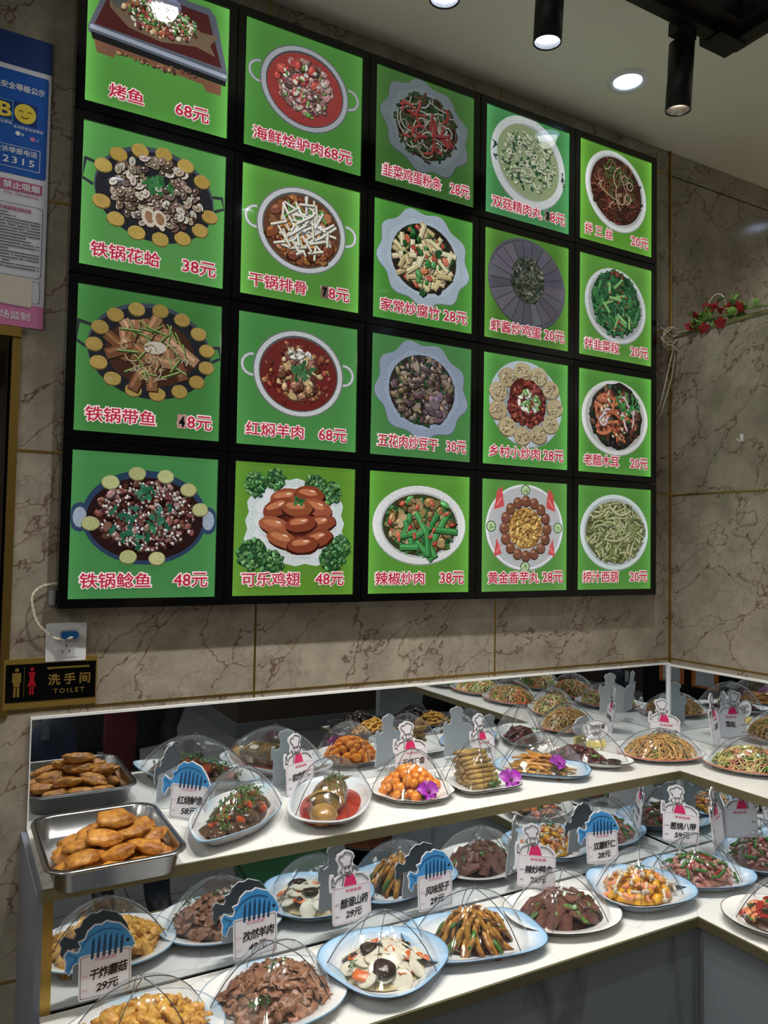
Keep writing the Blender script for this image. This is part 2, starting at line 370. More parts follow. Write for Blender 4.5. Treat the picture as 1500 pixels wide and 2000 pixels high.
for (x, y, where) in ((-1.6, -2.6, 'by the left wall'), (0.3, -3.6, 'over the open dining floor'), (2.3, -2.7, 'past the end of the counter'), (-1.6, -4.9, 'in the back left of the room'), (1.0, -5.4, 'beside the brown pier')):
    downlight(x, y, 'round recessed ceiling light added as fill behind the viewer, ' + where, ROOM_FILL_W, 105)  # added out of view to light the floor and the room
pl = empty('fill_panel_light', 'square flat panel light added as fill over the middle of the room', 'ceiling light', (-0.9, -3.6, ZC))  # added panel out of view, raises the overall room fill
MB().box((-0.3, -0.3, -0.012), (0.3, 0.3, 0)).build('housing', WHITE_TRIM, pl)
MB().box((-0.28, -0.28, -0.014), (0.28, 0.28, -0.0125)).build('diffuser', mat('fill_panel_glow', (240, 245, 255), 0.5, emit=(255, 248, 235), est=18), pl)
pl = empty('fill_panel_light', 'square flat panel light added as fill near the left side of the room', 'ceiling light', (-1.9, -1.6, ZC))  # second added panel, lifts wall and ceiling on the left
MB().box((-0.3, -0.3, -0.012), (0.3, 0.3, 0)).build('housing', WHITE_TRIM, pl)
MB().box((-0.28, -0.28, -0.014), (0.28, 0.28, -0.0125)).build('diffuser', MATS['fill_panel_glow'], pl)

# ------------------------------------------------------------------ menu light boxes
def print_material(grain=False):
    m = bpy.data.materials.new('backlit_print'); m.use_nodes = True; N = m.node_tree.nodes; L = m.node_tree.links
    b = N['Principled BSDF']; b.inputs['Roughness'].default_value = 0.035; b.inputs['Specular IOR Level'].default_value = 0.55
    at = N.new('ShaderNodeAttribute'); at.attribute_name = 'Col'
    tc = N.new('ShaderNodeTexCoord'); sx = N.new('ShaderNodeSeparateXYZ'); L.new(tc.outputs['Object'], sx.inputs[0])
    ab = N.new('ShaderNodeMath'); ab.operation = 'ABSOLUTE'; L.new(sx.outputs['X'], ab.inputs[0])
    az = N.new('ShaderNodeMath'); az.operation = 'ABSOLUTE'; L.new(sx.outputs['Z'], az.inputs[0])
    def gl(o, a, k):     # LED strips sit behind the border of the box
        r = N.new('ShaderNodeMapRange'); r.inputs[1].default_value = a; r.inputs[2].default_value = 0.170; r.inputs[3].default_value = 0; r.inputs[4].default_value = 1
        L.new(o, r.inputs[0]); p = N.new('ShaderNodeMath'); p.operation = 'POWER'; p.inputs[1].default_value = 2.2; L.new(r.outputs[0], p.inputs[0])
        q = N.new('ShaderNodeMath'); q.operation = 'MULTIPLY'; q.inputs[1].default_value = k; L.new(p.outputs[0], q.inputs[0]); return q.outputs[0]
    s = N.new('ShaderNodeMath'); L.new(gl(ab.outputs[0], 0.10, 1.0), s.inputs[0]); L.new(gl(az.outputs[0], 0.12, 0.28), s.inputs[1])
    oi = N.new('ShaderNodeObjectInfo'); so = N.new('ShaderNodeSeparateColor'); L.new(oi.outputs['Color'], so.inputs[0])
    mg = N.new('ShaderNodeMath'); mg.operation = 'MULTIPLY'; L.new(s.outputs[0], mg.inputs[0]); L.new(so.outputs[1], mg.inputs[1])
    st = N.new('ShaderNodeMath'); L.new(mg.outputs[0], st.inputs[0]); L.new(so.outputs[0], st.inputs[1])
    L.new(st.outputs[0], b.inputs['Emission Strength'])
    if grain:
        nz = N.new('ShaderNodeTexNoise'); nz.inputs['Scale'].default_value = 190; nz.inputs['Detail'].default_value = 5; nz.inputs['Roughness'].default_value = .7; L.new(tc.outputs['Object'], nz.inputs['Vector'])
        g1 = N.new('ShaderNodeMapRange'); g1.inputs[1].default_value = .3; g1.inputs[2].default_value = .7; g1.inputs[3].default_value = .70; g1.inputs[4].default_value = 1.14; L.new(nz.outputs['Fac'], g1.inputs[0])
        hs = N.new('ShaderNodeHueSaturation'); hs.inputs['Saturation'].default_value = .88; L.new(g1.outputs[0], hs.inputs['Value']); L.new(at.outputs['Color'], hs.inputs['Color']); L.new(hs.outputs[0], b.inputs['Emission Color'])
    else: L.new(at.outputs['Color'], b.inputs['Emission Color'])
    mx = N.new('ShaderNodeMix'); mx.data_type = 'RGBA'; mx.inputs[0].default_value = 0.82; L.new(at.outputs['Color'], mx.inputs[6]); mx.inputs[7].default_value = (0, 0, 0, 1)
    L.new(mx.outputs[2], b.inputs['Base Color'])
    return m
PRINT = print_material(); PRINT_PIC = print_material(True)
def emat(name, col, k=0.85):
    m = mat(name, col, 0.05, emit=col, est=k); m.node_tree.nodes['Principled BSDF'].inputs['Base Color'].default_value = tuple(c * 0.15 for c in lin(col)[:3]) + (1,); return m
T_RED = emat('sign_red', (172, 40, 62)); T_OUT = emat('sign_outline', (232, 204, 206)); T_BLK = mat('black_ink', (6, 6, 7), 0.3)
rg = random.Random(5)
def jit(c, a=14):
    k = rg.uniform(-a, a); return tuple(max(0, min(255, x + k + rg.uniform(-a * .35, a * .35))) for x in c)
class Painter:
    def __init__(s, seed): s.mb = MB(); s.k = 0; rg.seed(seed)
    def poly(s, pts, col):
        s.k += 1
        s.mb.flat([(x * 0.168, y * 0.168) for x, y in pts], -0.0006 - s.k * 4e-6, lin(col))
    def ell(s, cx, cy, rx, ry, col, n=28, rot=0, wob=0, lobes=0, ph=0):
        c, sn = math.cos(rot), math.sin(rot); pts = []
        for i in range(n):
            t = 2 * PI * i / n; k = 1 + (wob * math.cos(lobes * t + ph) if lobes else (rg.uniform(-wob, wob) if wob else 0))
            x, y = rx * k * math.cos(t), ry * k * math.sin(t); pts.append((cx + x * c - y * sn, cy + x * sn + y * c))
        s.poly(pts, col)
    def line(s, pts, w, col):
        for i in range(len(pts) - 1):
            (x0, y0), (x1, y1) = pts[i], pts[i + 1]; dx, dy = x1 - x0, y1 - y0; l = math.hypot(dx, dy) or 1; nx, ny = -dy / l * w / 2, dx / l * w / 2
            e = 0.25 * w / l
            s.poly([(x0 + nx - dx * e, y0 + ny - dy * e), (x0 - nx - dx * e, y0 - ny - dy * e), (x1 - nx + dx * e, y1 - ny + dy * e), (x1 + nx + dx * e, y1 + ny + dy * e)], col)
    def ring(s, cx, cy, rx, ry, n, fn, a0=0, a1=2 * PI):
        for i in range(n):
            t = a0 + (a1 - a0) * i / n; fn(cx + rx * math.cos(t), cy + ry * math.sin(t), t)
    def rnd(s, cx, cy, rx, ry):
        while 1:
            x, y = rg.uniform(-1, 1), rg.uniform(-1, 1)
            if x * x + y * y < 1: return cx + x * rx, cy + y * ry
    def dark(s, c, k): return tuple(v * k for v in c)
    def chips(s, cx, cy, rx, ry, n, size, cols, asp=0.7, shape=6):
        for _ in range(int(n * 1.7)):
            x, y = s.rnd(cx, cy, rx, ry); c = jit(rg.choice(cols), 24); z = size * rg.uniform(.4, 1.15); a = rg.uniform(0, PI)
            s.ell(x + .008, y - .012, z, z * asp, s.dark(c, .45), shape + 1, a, .18)
            s.ell(x, y, z * .93, z * asp * .9, c, shape + 1, a, .18)
            if rg.random() < .6: s.ell(x - z * .2, y + z * .22, z * .45, z * .2, tuple(min(255, v * 1.3 + 18) for v in c), 6, a, .2)
    def strands(s, cx, cy, rx, ry, n, ln, w, cols, curl=1.2):
        for _ in range(n):
            x, y = s.rnd(cx, cy, rx, ry); a = rg.uniform(0, 2 * PI); k = rg.uniform(-curl, curl); pts = [(x, y)]; c = jit(rg.choice(cols))
            for i in range(5):
                a += k; x += ln / 5 * math.cos(a); y += ln / 5 * math.sin(a)
                if ((x - cx) / (rx * 1.12)) ** 2 + ((y - cy) / (ry * 1.12)) ** 2 > 1: break
                pts.append((x, y))
            if len(pts) > 1:
                s.line([(p[0] + .006, p[1] - .01) for p in pts], w * 1.25, s.dark(c, .4)); s.line(pts, w, c)
    def leaves(s, cx, cy, rx, ry, n, size, col=(40, 110, 50)):
        for _ in range(n):
            x, y = s.rnd(cx, cy, rx, ry); c = jit(col, 22)
            for q in range(3):
                a = rg.uniform(0, 2 * PI); s.ell(x + size * .6 * math.cos(a), y + size * .6 * math.sin(a), size * .7, size * .4, c, 7, a, .2)
    def sticks(s, cx, cy, rx, ry, n, ln, w, cols, ang=None, spread=PI):
        for _ in range(n):
            x, y = s.rnd(cx, cy, rx, ry); a = (rg.uniform(0, PI) if ang is None else ang + rg.uniform(-spread, spread)); l = ln * rg.uniform(.6, 1.1) / 2; c = jit(rg.choice(cols))
            p = [(x - l * math.cos(a), y - l * math.sin(a)), (x + l * math.cos(a), y + l * math.sin(a))]
            s.line([(q[0] + .01, q[1] - .016) for q in p], w * 1.1, s.dark(c, .4)); s.line(p, w, c)
            s.line([(q[0] - w * .15 * math.sin(a), q[1] + w * .15) for q in p], w * .3, tuple(min(255, v * 1.2 + 12) for v in c))
    def wok(s, cx, cy, rx, ry):
        for d in (-1, 1):
            x = cx + d * rx; s.line([(x - d * .06, cy + .26 - .1 * (d > 0)), (x + d * .12, cy + .3 - .12 * (d > 0)), (x + d * .2, cy + .02), (x + d * .02, cy - .04)], .045, (45, 50, 58))
        s.ell(cx, cy, rx, ry, (66, 76, 90), 40); s.ell(cx, cy - .03, rx * .98, ry * .95, (36, 38, 44), 40)
    def cakes(s, cx, cy, rx, ry, n, size, col, skip=()):
        def f(x, y, t):
            c = jit(col, 8); s.ell(x, y - .012, size, size * .82, s.dark(c, .55), 14, 0, .04); s.ell(x, y, size * .96, size * .78, c, 14, 0, .04); s.ell(x - size * .2, y + size * .15, size * .5, size * .34, jit(c, 6), 10)
        for i in range(n):
            if i in skip: continue
            t = 2 * PI * i / n + .2; f(cx + rx * math.cos(t), cy + ry * math.sin(t), t)
def d_roastfish(p):
    p.poly([(-.98, .08), (-.7, .85), (-.6, .92), (.7, .9), (.8, .8), (.99, .0), (.99, -.12), (-.98, -.02)], (84, 90, 104)); p.poly([(-.9, .12), (-.64, .82), (.68, .8), (.9, .06)], (74, 20, 22)); p.poly([(-.96, .04), (.98, -.08), (.98, -.02), (-.96, .1)], (150, 160, 180))
    p.poly([(-.95, -.0), (.97, -.12), (.97, -.2), (-.92, -.1)], (22, 22, 26)); p.poly([(-.9, -.1), (.9, -.2), (.9, -.36), (.68, -.36), (.62, -.27), (-.6, -.19), (-.64, -.28), (-.86, -.27)], (120, 78, 54))
    p.chips(0, -.19, .6, .04, 18, .035, [(150, 104, 74), (104, 64, 44)])
    p.poly([(-.74, .66), (-.62, .8), (-.3, .84), (.2, .72), (.58, .5), (.84, .52), (.72, .34), (.8, .2), (.5, .26), (.0, .16), (-.45, .22), (-.7, .42)], (112, 92, 70)); p.ell(-.6, .6, .13, .15, (84, 88, 78), 14, .3); p.ell(-.64, .64, .03, .03, (14, 14, 14))
    p.chips(-.02, .46, .52, .22, 90, .055, [(222, 196, 140), (178, 96, 52), (214, 206, 180), (140, 60, 40), (96, 40, 28)]); p.chips(.02, .52, .5, .2, 120, .032, [(84, 140, 60), (110, 160, 80), (60, 110, 50), (190, 60, 40), (226, 222, 200)])
def d_clams(p):
    p.wok(0, .18, .84, .68); p.cakes(.0, .18, .8, .62, 15, .125, (178, 146, 50), (0, 7))
    for _ in range(190):
        x, y = p.rnd(.02, .2, .62, .5); c = jit(rg.choice([(176, 158, 132), (140, 118, 98), (206, 196, 180), (116, 92, 76), (92, 72, 60)]), 18); a = rg.uniform(0, PI)
        p.ell(x + .01, y - .015, .075, .05, (34, 26, 22), 10, a); p.ell(x, y, .07, .046, c, 10, a); p.ell(x, y + .004, .04, .024, p.dark(c, .72), 8, a); p.ell(x - .012, y + .014, .02, .01, (226, 218, 206), 6, a)
    p.leaves(.02, .3, .18, .1, 14, .06)
    for x in (-.1, .05): p.ell(x, -.16, .1, .13, (208, 196, 176), 14, .3); p.ell(x + .01, -.16, .06, .09, (150, 110, 70), 12, .3)
def d_hairtail(p):
    p.wok(0, .2, .86, .68); p.cakes(.02, .2, .79, .6, 15, .12, (170, 140, 52), ())
    p.ell(0, .18, .62, .48, (70, 40, 26), 30)
    p.sticks(0, .18, .45, .36, 26, .5, .15, [(150, 104, 66), (128, 82, 48), (170, 128, 88)])
    p.sticks(0, .18, .5, .4, 24, .3, .02, [(120, 150, 70)]); p.ell(.05, .26, .16, .09, (206, 196, 180), 14, .1); p.strands(0, .1, .5, .3, 20, .2, .012, [(200, 180, 140)])
def d_catfish(p):
    p.ell(0, .12, .86, .66, (38, 62, 92), 40)
    for d in (-1, 1): p.ell(d * .88, .1, .14, .2, (44, 66, 96), 16); p.ell(d * .88, .1, .09, .14, (150, 165, 180), 12)
    p.ell(0, .1, .8, .58, (44, 22, 22), 40)
    p.chips(0, .14, .68, .5, 170, .075, [(92, 50, 42), (120, 70, 62), (66, 34, 34), (150, 110, 100)])
    p.chips(0, .14, .66, .48, 150, .024, [(226, 222, 216), (206, 196, 186)]); p.leaves(0, .12, .5, .4, 26, .065, (40, 112, 84))
    p.cakes(0, .14, .76, .6, 12, .12, (182, 184, 120), (11, 10, 7, 5))
def pot(p, cy=.14, steel=True, soup=(110, 24, 18), rot=-.0, rx=.74, ry=.66):
    c = (172, 178, 186) if steel else (206, 210, 214)
    for d in (-1, 1):
        pts = [(d * (rx + .02 + .17 * math.sin(t)), cy + .06 + .16 * math.cos(t)) for t in (0, .4, .8, 1.2, 1.57, 2, 2.4, 2.8, 3.14)]; p.line(pts, .05, p.dark(c, .7)); p.line(pts, .028, c)
    p.ell(0, cy, rx + .02, ry + .02, p.dark(c, .6), 44); p.ell(0, cy, rx, ry, c, 44); p.ell(0, cy, rx * .9, ry * .9, p.dark(c, .45), 44); p.ell(0, cy - .01, rx * .87, ry * .86, soup, 44)
def d_donkey(p):
    pot(p, .16, True, (158, 30, 20)); p.chips(-.02, .2, .46, .42, 110, .085, [(176, 128, 122), (150, 104, 100), (196, 150, 140), (120, 84, 80)])
    p.chips(-.1, .3, .4, .3, 10, .1, [(206, 60, 44)]); p.chips(0, .16, .42, .4, 18, .055, [(222, 216, 196)]); p.chips(0, .1, .42, .4, 12, .05, [(110, 170, 70)], .45)
def d_ribs(p):
    pot(p, .16, False, (104, 62, 34)); p.chips(0, .14, .56, .5, 70, .13, [(150, 82, 34), (178, 108, 50), (120, 60, 30)])
    p.chips(0, .2, .4, .3, 18, .12, [(206, 140, 40), (190, 120, 30)], .4); p.sticks(0, .42, .35, .1, 16, .25, .035, [(70, 140, 50)])
    p.sticks(.02, .18, .46, .4, 60, .34, .035, [(232, 230, 214), (220, 214, 190)])
def d_lamb(p):
    pot(p, .16, False, (112, 22, 14)); p.chips(0, .16, .6, .52, 60, .05, [(150, 60, 30), (96, 20, 12), (170, 110, 60)])
    p.chips(0, .16, .34, .4, 60, .09, [(206, 170, 120), (150, 104, 76), (110, 62, 44)]); p.leaves(.02, .22, .2, .14, 18, .06, (50, 110, 60)); p.chips(0, .46, .2, .08, 14, .07, [(230, 224, 210)], .35)
def d_wings(p):
    pts = []
    for i in range(64):
        t = 2 * PI * i / 64; c, s_ = math.cos(t), math.sin(t); k = 1 / (abs(c) ** 4 + abs(s_) ** 4) ** .25 * (1 + .03 * math.cos(16 * t)); pts.append((.8 * k * c * (1 - .12 * s_ * .5), .12 + .66 * k * s_))
    p.poly(pts, (206, 216, 218)); p.poly([(x * .82, .12 + (y - .12) * .82) for x, y in pts], (220, 226, 226))
    for x, y, r in ((-.7, -.38, .24), (-.38, -.52, .19), (-.66, .68, .18), (-.36, .76, .16), (.3, .7, .18), (.56, .6, .18), (.62, -.42, .22), (.74, -.24, .18)):
        p.ell(x, y, r, r, (34, 78, 40), 16, 0, .1); p.chips(x, y, r, r, 40, .045, [(72, 128, 66), (50, 100, 52), (96, 150, 84)])
    p.ell(.02, .1, .52, .46, (90, 30, 12), 20, 0, .06)
    for x, y, a in ((-.2, .5, .2), (.2, .56, -.1), (.34, .36, -.3), (-.32, .34, .4), (.0, .34, 0), (.4, .12, .2), (-.36, .06, -.2), (.06, .1, .15), (.36, -.12, .3), (-.24, -.14, -.3), (.1, -.22, .1)):
        c = jit((150, 66, 24), 16); p.ell(x + .01, y - .03, .27, .14, (60, 20, 8), 16, a, .06); p.ell(x, y, .26, .13, c, 16, a, .06); p.ell(x - .03, y + .03, .16, .05, (196, 112, 58), 12, a, .1); p.ell(x + .05, y + .05, .05, .015, (240, 200, 170), 8, a)
    p.leaves(.02, .44, .07, .04, 6, .05)
def scal(p, cy=.16, rx=.9, ry=.8, rot=-.15, col=(178, 194, 206)):
    p.ell(0, cy - .01, rx * 1.01, ry * 1.01, p.dark(col, .7), 72, rot, .055, 9); p.ell(0, cy, rx, ry, col, 72, rot, .055, 9); p.ell(0, cy, rx * .82, ry * .82, tuple(min(255, v + 10) for v in col), 50, rot, .03, 9); p.ell(0, cy, rx * .7, ry * .7, p.dark(col, .8), 40, rot)
def d_vermicelli(p):
    scal(p, .18, .88, .76, -.4, (128, 142, 148)); p.ell(0, .18, .6, .56, (50, 34, 26), 30); p.strands(0, .18, .6, .54, 110, .5, .035, [(46, 92, 40), (38, 76, 36), (70, 60, 44), (96, 72, 50)]); p.strands(0, .2, .56, .5, 50, .5, .022, [(190, 186, 172), (160, 150, 134)]); p.strands(0, .2, .56, .46, 22, .3, .04, [(176, 36, 26)], .4)
def d_yuba(p):
    scal(p, .16, .9, .8, -.2, (170, 188, 204)); p.ell(0, .16, .66, .6, (46, 40, 28), 30)
    p.chips(0, .14, .62, .56, 60, .1, [(34, 100, 44), (50, 124, 56), (24, 22, 24), (30, 30, 32), (178, 50, 32)]); p.sticks(0, .16, .54, .5, 60, .28, .085, [(214, 194, 140), (196, 176, 120), (226, 210, 164)])
    p.chips(0, .1, .5, .5, 16, .09, [(60, 140, 60), (30, 96, 44), (196, 90, 40)])
def d_tofu(p):
    scal(p, .16, .9, .8, -.2, (146, 162, 184)); p.ell(0, .16, .66, .6, (54, 46, 44), 30)
    p.strands(0, .14, .6, .54, 40, .3, .04, [(44, 92, 54), (60, 104, 60)], .3); p.chips(0, .16, .6, .54, 130, .1, [(138, 118, 92), (112, 96, 84), (94, 78, 74), (150, 130, 108), (70, 60, 60)], .55, 4); p.chips(.3, -.1, .2, .2, 8, .12, [(130, 110, 122)])
def oval(p, cy=.14, rx=.92, ry=.66, col=(220, 222, 222), rot=0, food=.84):
    p.ell(0, cy - .015, rx * 1.005, ry * 1.01, p.dark(col, .72), 44, rot); p.ell(0, cy, rx, ry, col, 44, rot); p.ell(0, cy, rx * food, ry * food, p.dark(col, .82), 40, rot)
def d_pepperpork(p):
    oval(p); p.ell(0, .14, .74, .52, (60, 64, 34), 30); p.chips(0, .14, .7, .48, 70, .12, [(44, 110, 46), (34, 92, 40), (70, 140, 64)], .5); p.chips(0, .14, .64, .42, 60, .12, [(140, 110, 60), (110, 84, 44), (170, 144, 96)], .6); p.sticks(0, .1, .5, .4, 12, .5, .1, [(40, 120, 54), (50, 134, 60)]); p.chips(0, .14, .7, .44, 14, .06, [(196, 60, 40)], .5)
def d_soup(p):
    oval(p, .16, .9, .84, (206, 214, 212), -.5, .84); p.ell(0, .16, .76, .66, (146, 164, 116), 40, -.5); p.chips(0, .16, .64, .58, 80, .055, [(196, 204, 168), (176, 190, 150), (160, 180, 140)]); p.leaves(0, .16, .62, .56, 60, .045, (34, 82, 56)); p.strands(0, .16, .6, .5, 24, .25, .03, [(202, 208, 176)])
    p.leaves(-.8, .2, .04, .2, 8, .04, (24, 60, 60)); p.sticks(.82, .0, .04, .2, 14, .06, .012, [(40, 60, 60)])
def d_shrimppaste(p):
    oval(p, .14, .92, .82, (96, 98, 110), -.3, .96)
    for i in range(22):
        t = 2 * PI * i / 22; c = jit((104, 102, 114), 12); p.poly([(.3 * math.cos(t), .14 + .26 * math.sin(t)), (.88 * math.cos(t), .14 + .78 * math.sin(t)), (.9 * math.cos(t + .33), .14 + .79 * math.sin(t + .33)), (.3 * math.cos(t + .33), .14 + .26 * math.sin(t + .33))], c); p.line([(.3 * math.cos(t), .14 + .26 * math.sin(t)), (.88 * math.cos(t), .14 + .78 * math.sin(t))], .015, (60, 58, 66))
    p.ell(0, .2, .4, .44, (70, 74, 64), 20); p.chips(0, .2, .38, .42, 150, .05, [(104, 110, 92), (84, 92, 76), (126, 128, 112), (60, 66, 56)]); p.leaves(0, .2, .3, .36, 20, .035, (50, 74, 50))
def d_village(p):
    oval(p, .16, .86, .78, (190, 204, 212), -.3); 
    def f(x, y, t): p.ell(x, y - .02, .21, .18, (120, 104, 72), 16, 0, .06); p.ell(x, y, .2, .17, jit((190, 172, 130), 8), 16, 0, .06); p.chips(x, y, .15, .12, 14, .03, [(206, 190, 150), (170, 150, 110)])
    p.ring(0, .16, .68, .6, 11, f); p.ell(0, .18, .46, .44, (84, 24, 16), 20, 0, .08); p.chips(0, .16, .42, .4, 120, .065, [(132, 44, 28), (100, 30, 20), (156, 60, 38)]); p.chips(.04, .2, .24, .2, 26, .07, [(206, 222, 190), (130, 184, 90), (226, 230, 216)], .5, 4)
def d_taro(p):
    oval(p, .16, .9, .78, (226, 228, 232), 0, .95)
    for a, b in ((.68, .58), (-.68, .58), (.68, -.26), (-.68, -.26)): p.poly([(a * 1.2 * .8, b + .22), (a * .8, b + .3 * (1 if b > 0 else -.2)), (a * .72, b - .05), (a * 1.05, b - .12)], (206, 44, 46)); p.line([(a * .82, b + .1), (a * .96, b - .04)], .03, (230, 120, 110))
    for a, b in ((0, .84), (0, -.56), (.78, .16), (-.78, .16)): p.ell(a, b, .11, .1, (50, 96, 52), 20); p.ell(a, b, .09, .082, (178, 206, 150), 20); p.chips(a, b, .05, .05, 6, .015, [(140, 176, 110)])
    p.ell(0, .14, .4, .38, (150, 100, 30), 24); p.chips(0, .14, .38, .36, 150, .045, [(206, 150, 56), (226, 176, 84), (176, 120, 40)])
    def f(x, y, t): p.ell(x, y - .02, .11, .1, (54, 26, 16), 16); p.ell(x, y, .105, .098, jit((122, 70, 44), 8), 16); p.ell(x - .03, y + .035, .045, .03, (170, 116, 84), 10)
    p.ring(0, .14, .5, .5, 16, f)
def d_threeshreds(p):
    oval(p, .16, .86, .78, (212, 218, 216), -.5, .9); p.ell(0, .17, .72, .66, (58, 26, 18), 30, -.5); p.strands(0, .17, .66, .6, 120, .5, .03, [(100, 44, 28), (130, 60, 40), (74, 36, 24), (60, 34, 22)]); p.strands(0, .34, .5, .4, 40, .4, .03, [(76, 104, 40), (96, 60, 34)]); p.strands(0, .2, .5, .5, 14, .5, .02, [(178, 150, 120)])
def d_leek(p):
    oval(p, .1, .84, .74, (206, 212, 212), -.2, .9); p.ell(0, .14, .66, .64, (20, 62, 36), 24, -.2, .04); p.strands(0, .14, .6, .6, 150, .3, .07, [(30, 104, 54), (44, 124, 62), (24, 84, 46), (60, 140, 70)], .5); p.sticks(0, .1, .5, .5, 10, .3, .06, [(110, 170, 90)]); p.chips(0, .14, .55, .55, 26, .03, [(180, 44, 32)], .6); p.chips(0, .72, .2, .05, 10, .05, [(120, 40, 30)])
def d_fungus(p):
    oval(p, .12, .9, .74, (220, 222, 218), 0, .9); p.ell(.02, .16, .72, .66, (30, 28, 24), 26, 0, .05); p.chips(0, .14, .66, .6, 90, .09, [(36, 40, 34), (48, 44, 40), (30, 60, 40), (90, 60, 44)]); p.strands(0, .16, .6, .5, 30, .5, .06, [(206, 110, 46), (190, 94, 40)], .5); p.chips(0, .2, .5, .5, 16, .06, [(226, 214, 170)]); p.chips(0, .16, .56, .52, 22, .06, [(126, 44, 30)]); p.strands(0, .2, .5, .4, 8, .4, .04, [(222, 196, 196)]); p.leaves(.3, .4, .3, .3, 26, .06, (50, 130, 56))
def d_zucchini(p):
    oval(p, .12, .92, .74, (208, 222, 220), 0, .9); p.ell(0, .12, .78, .6, (96, 100, 56), 30); p.strands(0, .12, .74, .56, 240, .7, .034, [(150, 158, 96), (124, 134, 74), (176, 182, 124), (96, 110, 58), (190, 190, 140)], .8)

MENU = [
 (0, 0, '烤鱼', '68元', d_roastfish, (.80, .9, 0), (82, 143, 64), None), (0, 1, '铁锅花蛤', '38元', d_clams, (.86, .5, 0), (84, 145, 75), None),
 (0, 2, '铁锅带鱼', '48元', d_hairtail, (.72, .35, 0), (69, 128, 66), '4'), (0, 3, '铁锅鲶鱼', '48元', d_catfish, (.78, .25, 0), (71, 133, 75), None),
 (1, 0, '海鲜烩驴肉', '68元', d_donkey, (.78, .3, 0), (78, 139, 62), None), (1, 1, '干锅排骨', '78元', d_ribs, (.80, .9, 0), (88, 146, 62), '7'),
 (1, 2, '红焖羊肉', '68元', d_lamb, (.78, .3, 0), (76, 139, 73), None), (1, 3, '可乐鸡翅', '48元', d_wings, (.80, .3, 0), (93, 139, 49), None),
 (2, 0, '韭菜鸡蛋粉条', '28元', d_vermicelli, (.52, .2, 0), (78, 126, 62), None), (2, 1, '家常炒腐竹', '28元', d_yuba, (.78, .55, 0), (76, 141, 58), None),
 (2, 2, '五花肉炒豆干', '30元', d_tofu, (.74, .2, 0), (76, 135, 75), None), (2, 3, '辣椒炒肉', '38元', d_pepperpork, (.82, .6, 0), (88, 145, 56), None),
 (3, 0, '双菇精肉丸', '38元', d_soup, (.74, .7, 0), (69, 135, 81), '3'), (3, 1, '虾酱炒鸡蛋', '20元', d_shrimppaste, (.62, .9, 0), (84, 135, 53), None),
 (3, 2, '乡村小炒肉', '28元', d_village, (.80, .8, 0), (80, 145, 66), None), (3, 3, '黄金香芋丸', '28元', d_taro, (.84, .5, 0), (86, 141, 66), None),
 (4, 0, '拌 三 丝', '20元', d_threeshreds, (.78, .9, 0), (88, 143, 49), None), (4, 1, '拌韭菜段', '20元', d_leek, (.78, .9, 0), (88, 143, 58), None),
 (4, 2, '老醋木耳', '20元', d_fungus, (.80, 1.0, 0), (80, 141, 58), None), (4, 3, '捞汁西葫', '20元', d_zucchini, (.82, .5, 0), (82, 141, 62), None)]
NAMES = {0: ['roast whole fish in a tray', 'clams in a black wok', 'fried hairtail in a black wok', 'catfish in a blue pot'],
         1: ['red meat stew in a steel pot', 'dry-pot ribs with white shreds', 'red braised lamb', 'glazed wings and broccoli'],
         2: ['leek and glass noodles, dimly lit', 'yuba with black fungus and pepper', 'brown tofu slices', 'green pepper pork'],
         3: ['pale green mushroom soup', 'grey pancake slices, dimly lit', 'pancakes round dark meat', 'ring of brown taro balls'],
         4: ['brown shredded salad', 'green leek pieces', 'black fungus salad with carrot', 'pale green zucchini noodles']}
PW, PHH = 0.380, 0.3808
MZ = 1.4434
box_me = MB()
hw = PW / 2 - 0.0012
box_me.box((-hw, -0.046, -hw), (hw, -0.002, hw)); 
for a in ((-hw, -hw, hw, -0.168), (-hw, 0.168, hw, hw), (-hw, -0.168, -0.168, 0.168), (0.168, -0.168, hw, 0.168)):
    box_me.box((a[0], -0.052, a[1]), (a[2], -0.046, a[3]))
box_me = box_me.mesh('frame', BLACK)
jr = random.Random(3)
